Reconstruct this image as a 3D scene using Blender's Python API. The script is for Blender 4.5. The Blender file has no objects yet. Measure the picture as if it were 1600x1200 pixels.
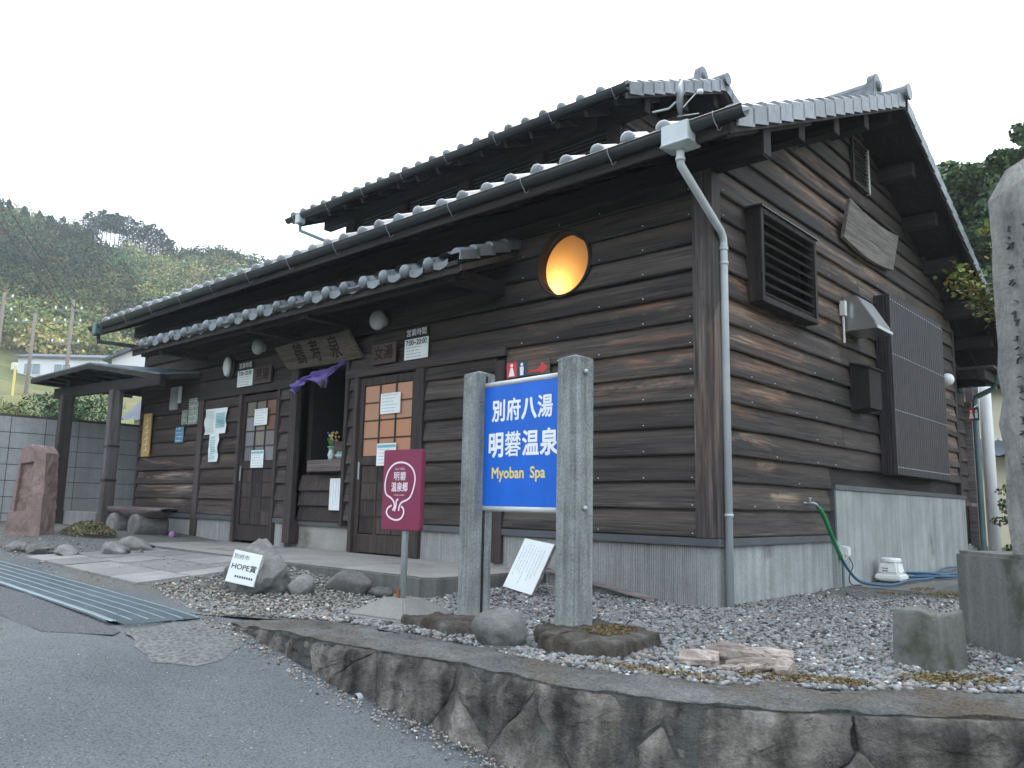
import bpy, bmesh, math, random
import numpy as np
from mathutils import Vector, Matrix, noise
R = math.radians
rnd = random.Random(7)
S = bpy.context.scene
COL = S.collection

# ------------------------------------------------------------------ camera, sky, sun, exposure
cam_d = bpy.data.cameras.new('camera'); cam = bpy.data.objects.new('camera', cam_d); COL.objects.link(cam)
CAM = Vector((3.09543, -5.71043, 0.74384))
right = Vector((0.73818, 0.67429, 0.02061)); down = Vector((-0.08525, 0.12355, -0.98867)); fwd = Vector((-0.6692, 0.72806, 0.14868))
cam.matrix_world = Matrix(((right.x, -down.x, -fwd.x, CAM.x), (right.y, -down.y, -fwd.y, CAM.y), (right.z, -down.z, -fwd.z, CAM.z), (0, 0, 0, 1)))
cam_d.lens = 28.342; cam_d.sensor_width = 36; cam_d.clip_start = 0.05; cam_d.clip_end = 2000
S.camera = cam

SUN_EL, SUN_AZ = R(48), R(-35)          # azimuth measured from +Y towards +X
world = bpy.data.worlds.new('World'); S.world = world; world.use_nodes = True
wn = world.node_tree; wn.nodes.clear()
sky = wn.nodes.new('ShaderNodeTexSky'); sky.sky_type = 'NISHITA'; sky.sun_disc = False
sky.sun_elevation = SUN_EL; sky.sun_rotation = SUN_AZ; sky.dust_density = 4.0; sky.air_density = 1.0
cloud = wn.nodes.new('ShaderNodeRGB'); cloud.outputs[0].default_value = (11.2, 12.3, 13.7, 1)
wmix = wn.nodes.new('ShaderNodeMix'); wmix.data_type = 'RGBA'; wmix.inputs[0].default_value = 0.72
wn.links.new(sky.outputs[0], wmix.inputs[6]); wn.links.new(cloud.outputs[0], wmix.inputs[7])
bg = wn.nodes.new('ShaderNodeBackground'); bg.inputs[1].default_value = 0.08
wo = wn.nodes.new('ShaderNodeOutputWorld')
wn.links.new(wmix.outputs[2], bg.inputs[0]); wn.links.new(bg.outputs[0], wo.inputs[0])
sd = bpy.data.lights.new('sun', 'SUN'); sun = bpy.data.objects.new('sun', sd); COL.objects.link(sun)
sd.energy = 0.5; sd.angle = R(40); sd.color = (1, .96, .9)
sdir = Vector((math.sin(SUN_AZ) * math.cos(SUN_EL), math.cos(SUN_AZ) * math.cos(SUN_EL), math.sin(SUN_EL)))
sun.rotation_euler = sdir.to_track_quat('Z', 'Y').to_euler()
S.view_settings.view_transform = 'Standard'; S.view_settings.look = 'None'
S.view_settings.exposure = 1.7; S.view_settings.gamma = 1; S.view_settings.use_curve_mapping = False
S.cycles.max_bounces = 8; S.cycles.sample_clamp_indirect = 6

# ------------------------------------------------------------------ material helpers
MATS = {}
class NT:
    def __init__(s, name, rough=.8, spec=.3):
        m = bpy.data.materials.new(name); m.use_nodes = True; s.m = m; s.t = m.node_tree
        s.b = s.t.nodes['Principled BSDF']; s.b.inputs['Roughness'].default_value = rough
        s.b.inputs['Specular IOR Level'].default_value = spec
        MATS[name] = m
    def n(s, typ, **kw):
        o = s.t.nodes.new('ShaderNode' + typ)
        for k, v in kw.items(): setattr(o, k, v)
        return o
    def l(s, a, b): s.t.links.new(a, b)
    def pos(s, scale=(1, 1, 1), rand=0):
        g = s.n('NewGeometry'); mp = s.n('Mapping'); mp.inputs['Scale'].default_value = scale
        src = g.outputs['Position']
        if rand:
            oi = s.n('ObjectInfo'); v = s.n('VectorMath', operation='SCALE'); v.inputs[0].default_value = (13, 17, 19)
            s.l(oi.outputs['Random'], v.inputs['Scale']); a = s.n('VectorMath', operation='ADD')
            s.l(src, a.inputs[0]); s.l(v.outputs[0], a.inputs[1]); src = a.outputs[0]
        s.l(src, mp.inputs['Vector']); return mp.outputs[0]
    def noise(s, vec, scale=1, detail=5, rough=.6, dist=0):
        o = s.n('TexNoise'); o.inputs['Scale'].default_value = scale; o.inputs['Detail'].default_value = detail
        o.inputs['Roughness'].default_value = rough; o.inputs['Distortion'].default_value = dist
        s.l(vec, o.inputs['Vector']); return o.outputs['Fac']
    def ramp(s, fac, stops, interp='LINEAR'):
        o = s.n('ValToRGB'); cr = o.color_ramp; cr.interpolation = interp
        while len(cr.elements) < len(stops): cr.elements.new(.5)
        for e, (p, c) in zip(cr.elements, stops):
            e.position = p; e.color = (*(c if isinstance(c, (tuple, list)) else (c, c, c)), 1)
        s.l(fac, o.inputs[0]); return o.outputs[0]
    def mix(s, fac, a, b, mode='MIX'):
        o = s.n('Mix', data_type='RGBA', blend_type=mode)
        for v, i in ((fac, 0), (a, 6), (b, 7)):
            if isinstance(v, (int, float)): o.inputs[i].default_value = v
            elif isinstance(v, (tuple, list)): o.inputs[i].default_value = (*v, 1)
            else: s.l(v, o.inputs[i])
        return o.outputs[2]
    def math(s, op, a, b=0, clamp=False):
        o = s.n('Math', operation=op); o.use_clamp = clamp
        for v, i in ((a, 0), (b, 1)):
            if isinstance(v, (int, float)): o.inputs[i].default_value = v
            else: s.l(v, o.inputs[i])
        return o.outputs[0]
    def color(s, c):
        if isinstance(c, (tuple, list)): s.b.inputs['Base Color'].default_value = (*c, 1)
        else: s.l(c, s.b.inputs['Base Color'])
    def bump(s, h, strength=.4, dist=.01):
        o = s.n('Bump'); o.inputs['Strength'].default_value = strength; o.inputs['Distance'].default_value = dist
        s.l(h, o.inputs['Height']); s.l(o.outputs[0], s.b.inputs['Normal'])
    def region(s, blobs):
        """soft mask, 1 inside each ellipsoid ((cx,cy,cz),(rx,ry,rz))"""
        g = s.n('NewGeometry'); out = None
        for c, r in blobs:
            a = s.n('VectorMath', operation='SUBTRACT'); a.inputs[1].default_value = c; s.l(g.outputs['Position'], a.inputs[0])
            d = s.n('VectorMath', operation='DIVIDE'); d.inputs[1].default_value = r; s.l(a.outputs[0], d.inputs[0])
            ln = s.n('VectorMath', operation='LENGTH'); s.l(d.outputs[0], ln.inputs[0])
            v = s.math('SUBTRACT', 1.25, ln.outputs['Value'], clamp=True)
            out = v if out is None else s.math('MAXIMUM', out, v)
        return out

def plain(name, c, rough=.7, spec=.3, var=.25, scale=6, bump=.15, metal=0, bscale=60, rand=0):
    t = NT(name, rough, spec); p = t.pos(rand=1)
    f = t.noise(p, scale, 6)
    lo = tuple(x * (1 - var) for x in c); hi = tuple(min(1, x * (1 + var)) for x in c)
    col = t.ramp(f, [(.3, lo), (.7, hi)])
    if rand:
        oi = t.n('ObjectInfo'); k = t.math('MULTIPLY_ADD', oi.outputs['Random'], 2 * rand); t.t.nodes[-1].inputs[2].default_value = 1 - rand
        cc = t.n('CombineColor')
        for i in range(3): t.l(k, cc.inputs[i])
        col = t.mix(1.0, col, cc.outputs[0], 'MULTIPLY')
    t.color(col); t.b.inputs['Metallic'].default_value = metal
    if bump: t.bump(t.noise(p, bscale, 4), bump, .004)
    return t.m

def wood(name, axis, lo=(.016, .013, .012), mid=(.036, .029, .026), hi=(.07, .058, .052), blobs=None, bare=((.2, .1, .055), (.27, .2, .15)), thr=.66, base_thr=.0, rough=.75, lap=False, tan=(.085, .066, .052)):
    t = NT(name, rough, .25)
    k = {'x': (1.1, 30, 30), 'y': (30, 1.1, 30), 'z': (30, 30, 1.1)}[axis]
    p = t.pos(k, rand=1); fine = t.noise(p, 1, 9, .65, .4)
    k2 = {'x': (.55, 9, 9), 'y': (9, .55, 9), 'z': (9, 9, .55)}[axis]
    p2 = t.pos(k2, rand=1); coarse = t.noise(p2, 1, 4, .55, .8)
    k4 = {'x': (2.2, 95, 95), 'y': (95, 2.2, 95), 'z': (95, 95, 2.2)}[axis]
    crack = t.noise(t.pos(k4, rand=1), 1, 4, .6, .6)
    h = t.math('ADD', t.math('MULTIPLY', fine, .6), t.math('MULTIPLY', coarse, .4))
    col = t.ramp(h, [(.32, lo), (.52, mid), (.72, hi)])
    oi = t.n('ObjectInfo'); v = t.math('ADD', t.math('MULTIPLY', oi.outputs['Random'], .8), .65)
    cc = t.n('CombineColor')
    for i in range(3): t.l(v, cc.inputs[i])
    col = t.mix(1.0, col, cc.outputs[0], 'MULTIPLY')
    col = t.mix(.8, col, t.ramp(crack, [(.32, .12), (.43, .85), (.7, 1.4)]), 'MULTIPLY')
    h = t.math('ADD', h, t.math('MULTIPLY', crack, .5))
    # knots
    kp = t.pos({'x': (1, 2.2, 2.2), 'y': (2.2, 1, 2.2), 'z': (2.2, 2.2, 1)}[axis])
    vo = t.n('TexVoronoi'); vo.inputs['Scale'].default_value = 3.1; t.l(kp, vo.inputs['Vector'])
    kn = t.ramp(vo.outputs['Distance'], [(.035, 1), (.075, 0)])
    col = t.mix(t.math('MULTIPLY', kn, .7), col, (.012, .009, .008))
    if blobs or base_thr:
        k3 = {'x': (.8, 5, 5), 'y': (5, .8, 5), 'z': (5, 5, .8)}[axis]
        n3 = t.noise(t.pos(k3, rand=1), 1, 5, .65, .9)
        if blobs: th = t.math('SUBTRACT', thr, t.math('MULTIPLY', t.region(blobs), .3))
        else: th = thr
        d = t.math('SUBTRACT', n3, th); m = t.math('MULTIPLY', d, 11, clamp=True)
        m = t.math('MULTIPLY', m, t.ramp(fine, [(.36, .1), (.56, 1)]))
        if lap:
            sx = t.n('SeparateXYZ'); gg = t.n('NewGeometry'); t.l(gg.outputs['Position'], sx.inputs[0])
            fr = t.math('FRACT', t.math('DIVIDE', t.math('SUBTRACT', sx.outputs[2], .527), .2165)); fr = t.math('ADD', fr, t.math('MULTIPLY', t.math('SUBTRACT', coarse, .5), .5))
            m = t.math('MULTIPLY', m, t.ramp(fr, [(.3, .12), (.55, 1), (.9, .8)]))
            mm = t.math('MULTIPLY', t.ramp(fr, [(.4, 0), (.7, .5), (.97, .35)]), t.ramp(t.noise(t.pos(k3 if False else {'x': (.35, 3, 3), 'y': (3, .35, 3), 'z': (3, 3, .35)}[axis], rand=1), 1, 4), [(.42, 0), (.6, 1)]))
            col = t.mix(mm, col, tan)
            col = t.mix(1.0, col, t.ramp(fr, [(.0, .7), (.12, .97), (1.0, 1.12)]), 'MULTIPLY')  # lap shade put into the colour along each board's lower edge
        bcol = t.mix(t.ramp(t.noise(t.pos(k2), 1.7, 3), [(.4, 0), (.6, 1)]), bare[0], bare[1])
        bcol = t.mix(t.ramp(fine, [(.4, .75), (.6, 0)]), bcol, (.06, .035, .025))
        col = t.mix(m, col, bcol)
    t.color(col); t.bump(h, .75, .007)
    return t.m

wood('front_wood', 'x', lo=(.016, .0145, .014), mid=(.048, .040, .035), hi=(.098, .083, .073), blobs=[((-.7, 0, 2.0), (1.1, 1, .75)), ((-1.9, 0, 2.2), (.5, 1, .3))], bare=((.17, .085, .05), (.2, .15, .115)), thr=.7, lap=True)
wood('left_wood', 'x', lo=(.02, .015, .013), mid=(.05, .038, .033), hi=(.095, .072, .06), blobs=[((-9.4, 0, .95), (1.4, 1, .33))], bare=((.2, .13, .09), (.38, .31, .26)), thr=.62, lap=True, tan=(.11, .08, .065))
wood('side_wood', 'y', lo=(.016, .0145, .014), mid=(.050, .041, .036), hi=(.105, .087, .076), blobs=[((0, 2.6, 4.0), (1, 1.7, .45)), ((0, .7, 2.0), (1, 1.3, 1.0)), ((0, 2.3, 2.9), (1, 1.0, .5)), ((0, 3.3, 3.4), (1, 1.6, .3)), ((0, 6.6, 1.9), (1, .6, 1)), ((0, 1.3, .85), (1, .5, .1))], bare=((.18, .09, .052), (.29, .22, .16)), thr=.64, lap=True, tan=(.105, .078, .06))
wood('post_wood', 'z', lo=(.02, .017, .016), mid=(.048, .041, .038), hi=(.1, .085, .078), blobs=[((-.07, 0, 1.8), (.5, .5, 1.5))], bare=((.12, .08, .06), (.19, .165, .145)), thr=.7)
wood('dark_wood_x', 'x', lo=(.012, .01, .01), mid=(.026, .022, .021), hi=(.045, .038, .036))
wood('dark_wood_y', 'y', lo=(.014, .012, .012), mid=(.032, .027, .025), hi=(.07, .06, .054))
wood('dark_wood_z', 'z', lo=(.014, .011, .01), mid=(.032, .026, .024), hi=(.055, .045, .04))
wood('trim_wood', 'z', lo=(.03, .023, .021), mid=(.05, .04, .037), hi=(.07, .057, .052))
wood('trim_wood_x', 'x', lo=(.03, .024, .022), mid=(.055, .045, .041), hi=(.08, .066, .06))
wood('door_wood', 'z', lo=(.026, .02, .018), mid=(.044, .034, .03), hi=(.06, .048, .043))
wood('grey_wood_z', 'z', lo=(.13, .14, .135), mid=(.25, .265, .26), hi=(.36, .385, .385))
wood('shelter_post', 'z', lo=(.06, .05, .045), mid=(.14, .13, .125), hi=(.25, .24, .235))
wood('plaque_wood', 'y', lo=(.05, .045, .042), mid=(.13, .115, .105), hi=(.22, .19, .175))
wood('name_wood', 'x', lo=(.04, .033, .026), mid=(.075, .062, .048), hi=(.11, .09, .07))
wood('small_plaque', 'x', lo=(.06, .045, .035), mid=(.1, .075, .062), hi=(.14, .11, .09))
wood('bench_wood', 'x', lo=(.07, .055, .05), mid=(.13, .105, .1), hi=(.2, .17, .165))
wood('grey_slat', 'x', lo=(.05, .05, .05), mid=(.1, .1, .1), hi=(.14, .14, .14))
wood('drift_wood', 'x', lo=(.08, .06, .05), mid=(.26, .22, .19), hi=(.42, .37, .33))
wood('plank_wood', 'x', lo=(.12, .1, .09), mid=(.24, .21, .2), hi=(.34, .3, .29))

def concrete(name, lo, hi, streak=0, rib=0, ribaxis=0, stain=None, rough=.9):
    t = NT(name, rough, .2); p = t.pos()
    col = t.ramp(t.noise(p, 2.2, 8, .65), [(.3, lo), (.7, hi)])
    spk = t.noise(p, 55, 3); col = t.mix(.22, col, t.ramp(spk, [(.35, .25), (.65, 1)]), 'MULTIPLY')
    h = spk
    if streak:
        sp = t.pos((9, 9, .45)); sv = t.noise(sp, 1, 6, .6)
        col = t.mix(streak, col, t.ramp(sv, [(.35, .38), (.62, 1)]), 'MULTIPLY')
    if rib:
        sx = t.n('SeparateXYZ'); g = t.n('NewGeometry'); t.l(g.outputs['Position'], sx.inputs[0])
        w = t.math('SINE', t.math('MULTIPLY', sx.outputs[ribaxis], 2 * math.pi / rib))
        nz = t.noise(t.pos((60, 60, 1.5)), 1, 4)
        w2 = t.math('ADD', t.math('MULTIPLY', w, .35), t.math('MULTIPLY', nz, 1.3))
        col = t.mix(.75, col, t.ramp(w2, [(.28, .35), (.62, 1)]), 'MULTIPLY')
        h = t.math('ADD', t.math('MULTIPLY', w, 1.2), spk)
    if stain:
        m = t.ramp(t.noise(p, stain[1], 5), [(stain[2], 0), (stain[2] + .1, 1)]); col = t.mix(m, col, stain[0])
    t.color(col); t.bump(h, .5, .006); return t.m
t = NT('sign_post_wood', .85, .2); p = t.pos()
c = t.ramp(t.noise(t.pos((26, 26, 1.3), rand=1), 1, 8, .65), [(.3, (.15, .165, .16)), (.5, (.25, .27, .265)), (.7, (.33, .355, .355))])
c = t.mix(.6, c, t.ramp(t.noise(p, 75, 4, .7), [(.36, .42), (.56, 1)]), 'MULTIPLY'); c = t.mix(.55, c, t.ramp(t.noise(p, 5, 5, .6), [(.35, .6), (.6, 1.05)]), 'MULTIPLY')
sx = t.n('SeparateXYZ'); gg = t.n('NewGeometry'); t.l(gg.outputs['Position'], sx.inputs[0])
al_ = t.math('MULTIPLY', t.ramp(t.math('ADD', sx.outputs[2], t.math('MULTIPLY', t.noise(t.pos((30, 30, 4)), 1, 4), .3)), [(.12, .75), (.28, 0)]), 1); c = t.mix(al_, c, (.26, .29, .235))
al2 = t.math('MULTIPLY', t.ramp(t.math('SUBTRACT', sx.outputs[2], 1.0), [(.42, 0), (.66, .6)]), t.ramp(t.noise(p, 22, 5, .7), [(.45, 0), (.6, 1)])); c = t.mix(al2, c, (.06, .065, .058))
t.color(c); t.bump(t.noise(t.pos((60, 60, 3)), 1, 6), .6, .004)
concrete('rib_concrete', (.34, .35, .335), (.46, .47, .455), .3, .017, 0)
concrete('side_concrete', (.29, .315, .3), (.43, .455, .44), .5, stain=((.15, .155, .14), .9, .62))
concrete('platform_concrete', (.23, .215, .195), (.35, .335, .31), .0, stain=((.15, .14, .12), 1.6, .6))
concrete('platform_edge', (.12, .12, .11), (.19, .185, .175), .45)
concrete('old_concrete', (.13, .135, .12), (.22, .225, .205), .45, stain=((.07, .075, .055), 3, .56))
concrete('cap_old', (.085, .088, .085), (.2, .2, .195), .0, stain=((.14, .115, .075), 2.1, .55))
concrete('pad_concrete', (.13, .13, .12), (.22, .22, .21), 0, stain=((.14, .1, .045), 1.7, .57))
concrete('mossy_slab', (.07, .065, .055), (.14, .125, .1), .3, stain=((.2, .2, .17), 14, .66))
concrete('sign_base', (.17, .17, .155), (.26, .255, .235), 0)
concrete('block_a', (.33, .345, .345), (.44, .455, .455), .2)
concrete('curb_concrete', (.2, .2, .19), (.32, .32, .31), .3)
concrete('mortar', (.07, .07, .065), (.14, .135, .125), .5)

t = NT('cap_concrete', .95, .15); p = t.pos()
c = t.ramp(t.noise(p, 2.4, 7, .65), [(.3, (.10, .105, .10)), (.5, (.17, .168, .16)), (.7, (.24, .24, .23))])
c = t.mix(t.ramp(t.noise(p, 1.7, 6, .7), [(.47, 0), (.62, .75)]), c, (.135, .105, .07))
c = t.mix(t.ramp(t.noise(p, 4.5, 7, .75), [(.54, 0), (.64, .6)]), c, (.06, .062, .05))
c = t.mix(.8, c, t.ramp(t.noise(p, 70, 4, .75), [(.36, .35), (.5, .85), (.66, 1.25)]), 'MULTIPLY')
t.color(c); t.bump(t.math('ADD', t.noise(p, 55, 5, .8), t.noise(p, 9, 4)), 1, .02)
def stone(name, cols, scale=3, bumpd=.02, streak=.2):
    t = NT(name, .9, .2); p = t.pos(rand=1)
    a = t.noise(p, scale, 9, .68, .3); n = len(cols)
    col = t.ramp(a, [(.3 + .4 * i / (n - 1), c) for i, c in enumerate(cols)])
    b = t.noise(p, scale * 12, 6, .7); col = t.mix(.4, col, t.ramp(b, [(.35, .4), (.6, 1)]), 'MULTIPLY')
    if streak: col = t.mix(streak, col, t.ramp(t.noise(t.pos((8, 8, .8)), 1, 6), [(.38, .3), (.6, 1.15)]), 'MULTIPLY')
    oi = t.n('ObjectInfo'); k = t.math('ADD', t.math('MULTIPLY', oi.outputs['Random'], .5), .75); cc = t.n('CombineColor')
    for i in range(3): t.l(k, cc.inputs[i])
    col = t.mix(1.0, col, cc.outputs[0], 'MULTIPLY')
    t.color(col); t.bump(t.math('ADD', t.math('MULTIPLY', a, .8), t.math('ADD', t.math('MULTIPLY', b, .5), t.math('MULTIPLY', t.noise(p, scale * 40, 3), .25))), 1.0, bumpd); return t.m
stone('wall_stone', [(.06, .058, .055), (.145, .132, .12), (.24, .215, .19), (.38, .36, .33)], 2.6, .06, .9)
stone('mortar_rough', [(.08, .08, .075), (.16, .158, .145), (.25, .245, .225)], 5, .04, .6)
stone('slab_stone', [(.05, .04, .03), (.10, .085, .065), (.15, .135, .115), (.27, .27, .25)], 7, .05, .3)
stone('grey_rock', [(.1, .1, .095), (.19, .19, .175), (.28, .28, .27)], 3.5, .02)
stone('pink_stone', [(.19, .13, .115), (.29, .205, .185), (.36, .27, .25)], 5, .02, 0)
stone('monument_stone', [(.11, .115, .11), (.19, .195, .185), (.27, .27, .255), (.24, .26, .2)], 2.5, .02, .3)
stone('curb_stone', [(.13, .125, .115), (.22, .21, .2), (.32, .31, .29)], 4, .02)
stone('paver_stone', [(.19, .185, .18), (.25, .24, .235), (.3, .29, .285)], 5, .003, 0)

# asphalt
t = NT('asphalt', .92, .25); p = t.pos()
c = t.ramp(t.noise(p, .55, 5, .6), [(.33, (.095, .107, .114)), (.67, (.15, .164, .172))])
g1 = t.noise(p, 95, 2, .5); c = t.mix(.75, c, t.ramp(g1, [(.36, .45), (.5, .9), (.62, 1.0)]), 'MULTIPLY')
vo = t.n('TexVoronoi'); vo.inputs['Scale'].default_value = 62; t.l(p, vo.inputs['Vector'])
sel = t.math('GREATER_THAN', t.n('SeparateColor').outputs[0], .955)
t.l(vo.outputs['Color'], t.t.nodes[-2].inputs[0])
dots = t.math('MULTIPLY', sel, t.ramp(vo.outputs['Distance'], [(.25, 1), (.4, 0)])); c = t.mix(t.math('MULTIPLY', dots, .35), c, (.27, .28, .27))
t.color(c); t.bump(t.math('ADD', g1, vo.outputs['Distance']), .9, .006)
t = NT('asphalt_patch', .92, .25); p = t.pos()
g1 = t.noise(p, 80, 3, .6); c = t.ramp(g1, [(.36, (.05, .055, .06)), (.62, (.115, .122, .128))]); t.color(c); t.bump(g1, .9, .008)
t = NT('rough_patch', .92, .25); p = t.pos()
g1 = t.noise(p, 45, 3, .6); c = t.ramp(g1, [(.36, (.075, .08, .08)), (.62, (.17, .175, .17))]); t.color(c); t.bump(g1, 1, .012)
# gravel bed (fine stuff between the pebbles) and pebbles with their own stone colours
t = NT('gravel_bed', .95, .15); p = t.pos()
v = t.n('TexVoronoi'); v.inputs['Scale'].default_value = 55; t.l(p, v.inputs['Vector'])
c = t.ramp(t.noise(p, 70, 3), [(.35, (.07, .075, .072)), (.65, (.2, .205, .195))]); c = t.mix(t.ramp(t.noise(p, .8, 4), [(.5, 0), (.62, .55)]), c, (.15, .13, .1))
t.color(c); t.bump(v.outputs['Distance'], 1, .015)
def attr_mat(name, rough=.85, spec=.25, transl=0):
    t = NT(name, rough, spec); a = t.n('Attribute', attribute_name='tint'); c = a.outputs['Color']
    p = t.pos(); c = t.mix(.35, c, t.ramp(t.noise(p, 30, 3), [(.35, .5), (.65, 1)]), 'MULTIPLY'); t.color(c)
    return t
attr_mat('pebble', .85); attr_mat('leaf', .6, .3); attr_mat('forest', .8, .1)
t = NT('hill_ground', .95, .1); p = t.pos()
c = t.ramp(t.noise(p, .045, 7, .65), [(.35, (.07, .09, .04)), (.5, (.15, .165, .065)), (.66, (.23, .205, .11))]); c = t.mix(.5, c, t.ramp(t.noise(p, .5, 6, .7), [(.35, .35), (.6, 1)]), 'MULTIPLY'); t.color(c)
plain('yard_ground', (.2, .2, .19), .95, .1, .3, 2)
# roof tiles / metals / paints
t = NT('roof_tile', .42, .5); p = t.pos(rand=1)
c = t.ramp(t.noise(p, 9, 6), [(.3, (.10, .115, .125)), (.7, (.17, .19, .205))]); oi = t.n('ObjectInfo'); k = t.math('ADD', t.math('MULTIPLY', oi.outputs['Random'], .6), .7); cc = t.n('CombineColor')
for i in range(3): t.l(k, cc.inputs[i])
c = t.mix(1.0, c, cc.outputs[0], 'MULTIPLY'); c = t.mix(t.ramp(t.noise(t.pos(), 6, 7, .75), [(.55, 0), (.66, .7)]), c, (.055, .06, .055)); t.color(c); t.bump(t.noise(p, 70, 4), .15, .003)
plain('gutter_paint', (.022, .028, .03), .4, .5, .2, 4, .03)
plain('pipe_paint', (.46, .5, .52), .45, .4, .12, 3, .05)
plain('pipe_dark', (.1, .16, .165), .5, .4, .2, 3, .05)
plain('flashing', (.075, .08, .088), .5, .4, .2, 3, .05)
plain('bracket_metal', (.5, .52, .52), .4, .5, .1)
plain('bracket_dull', (.22, .24, .25), .4, .5, .3)
plain('steel', (.55, .57, .58), .28, .5, .1, 5, .03, metal=.9)
plain('galvanised', (.36, .40, .41), .45, .5, .15, 8, .05, metal=.4)
plain('black', (.01, .01, .011), .6, .3, .1)
plain('dark_interior', (.02, .019, .018), .9, .1, .2)
plain('white_plastic', (.72, .74, .72), .4, .4, .06, 5, .02)
plain('cream_plastic', (.62, .64, .6), .45, .4, .08, 5, .02)
plain('paper', (.7, .74, .73), .8, .2, .05, 4, .03)
plain('paper_teal', (.18, .42, .45), .8, .2, .08, 4)
plain('ink', (.05, .05, .055), .8, .2, 0)
plain('ink_soft', (.33, .35, .36), .8, .2, .1)
plain('sign_blue', (.006, .115, .55), .4, .4, .12, 4, .05)
plain('letter_white', (.78, .8, .82), .5, .3, .03)
plain('letter_yellow', (.74, .6, .2), .5, .3, .05)
plain('maroon', (.2, .028, .07), .45, .35, .06, 10, .03)
plain('letter_pink', (.78, .68, .72), .5, .3, .03)
plain('sign_red', (.55, .05, .05), .5, .3, .1)
plain('sign_navy', (.03, .06, .09), .5, .3, .1)
plain('sign_yellow', (.5, .33, .1), .6, .3, .2, 12)
plain('poster_blue', (.1, .24, .36), .6, .3, .4, 14)
plain('poster_green', (.24, .28, .24), .6, .3, .35, 12)
plain('carve_grey', (.085, .088, .08), .9, .1, .2)
plain('carved_dark', (.018, .012, .01), .8, .2, .2)
plain('purple_cloth', (.2, .15, .42), .85, .1, .25, 7, .1)
plain('lamp_glass', (.45, .47, .49), .3, .4, .03, 3, 0)
plain('lamp_white', (.75, .77, .78), .3, .4, .03, 3, 0)
plain('grate_metal', (.13, .17, .185), .55, .5, .2, 5, .1, metal=.3)
plain('grate_bright', (.25, .32, .35), .4, .5, .15, 5, .1, metal=.5)
plain('hose_green', (.01, .2, .07), .5, .4, .1)
plain('hose_blue', (.03, .095, .17), .5, .4, .2)
plain('shelter_roof', (.1, .14, .16), .5, .4, .3, 6)
plain('vase_white', (.42, .5, .47), .35, .5, .05)
plain('bowl_green', (.12, .22, .2), .35, .5, .05)
plain('flower_yellow', (.45, .33, .03), .7, .2, .3, 30)
plain('flower_white', (.6, .55, .55), .7, .2, .1)
plain('flower_purple', (.1, .08, .28), .7, .2, .1)
plain('picture_frame', (.3, .4, .38), .5, .3, .2)
plain('pink_trash', (.36, .2, .42), .7, .3, .2)
plain('pole_concrete', (.24, .21, .18), .9, .2, .15)
plain('far_wall', (.72, .72, .74), .9, .2, .06, .5, 0)
plain('far_wall_cream', (.62, .57, .42), .9, .2, .06, .5, 0)
plain('far_roof', (.1, .115, .14), .6, .3, .25, 1.5)
plain('far_glass', (.22, .27, .29), .15, .5, .2, 1)
plain('mauve_post', (.15, .11, .12), .8, .2, .1)
plain('wire', (.02, .02, .02), .6, .3, 0)
plain('bark', (.1, .085, .07), .95, .1, .3, 9, .5)
plain('rust', (.25, .08, .03), .9, .2, .3)
plain('tape', (.02, .02, .025), .4, .4, 0)
t = NT('moss', .95, .1); p = t.pos(); c = t.ramp(t.noise(p, 9, 5), [(.35, (.06, .07, .025)), (.52, (.15, .1, .03)), (.68, (.19, .12, .04))]); t.color(c); t.bump(t.noise(p, 60, 4), 1, .01)
t = NT('screen_bars', .6, .3); p = t.pos((30, 30, 2)); c = t.ramp(t.noise(p, 1, 4), [(.35, (.028, .023, .025)), (.65, (.055, .047, .05))]); t.color(c)
# door panes: indoor light put into colour and emission at the right, grey at the left
t = NT('pane_warm', .35, .4); oi = t.n('ObjectInfo'); c = t.mix(oi.outputs['Random'], (.24, .16, .11), (.31, .15, .09)); t.color(c)
t.b.inputs['Emission Color'].default_value = (.75, .33, .18, 1); t.b.inputs['Emission Strength'].default_value = .045
t = NT('pane_grey', .2, .5); oi = t.n('ObjectInfo'); c = t.ramp(oi.outputs['Random'], [(.1, (.1, .105, .11)), (.45, (.22, .22, .24)), (.6, (.13, .11, .1)), (.9, (.2, .18, .15))]); t.color(c)
t = NT('pane_red', .3, .5); t.color((.16, .07, .05))
# round window: frosted pane lit by a lamp inside
t = NT('frosted_pane', .5, .4); t.t.nodes.remove(t.b)
tr = t.n('BsdfTranslucent'); tr.inputs[0].default_value = (.9, .66, .4, 1); df = t.n('BsdfDiffuse'); df.inputs[0].default_value = (.42, .22, .12, 1); ms = t.n('MixShader'); ms.inputs[0].default_value = .3
t.l(tr.outputs[0], ms.inputs[1]); t.l(df.outputs[0], ms.inputs[2]); t.l(ms.outputs[0], t.t.nodes['Material Output'].inputs[0])

hz = bpy.data.materials.new('haze'); hz.use_nodes = True; hz.node_tree.nodes.clear()
_v = hz.node_tree.nodes.new('ShaderNodeVolumePrincipled'); _v.inputs['Color'].default_value = (.85, .92, 1, 1); _v.inputs['Density'].default_value = .001; _v.inputs['Anisotropy'].default_value = 0
_o = hz.node_tree.nodes.new('ShaderNodeOutputMaterial'); hz.node_tree.links.new(_v.outputs[0], _o.inputs['Volume'])
MATS['haze'] = hz
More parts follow.
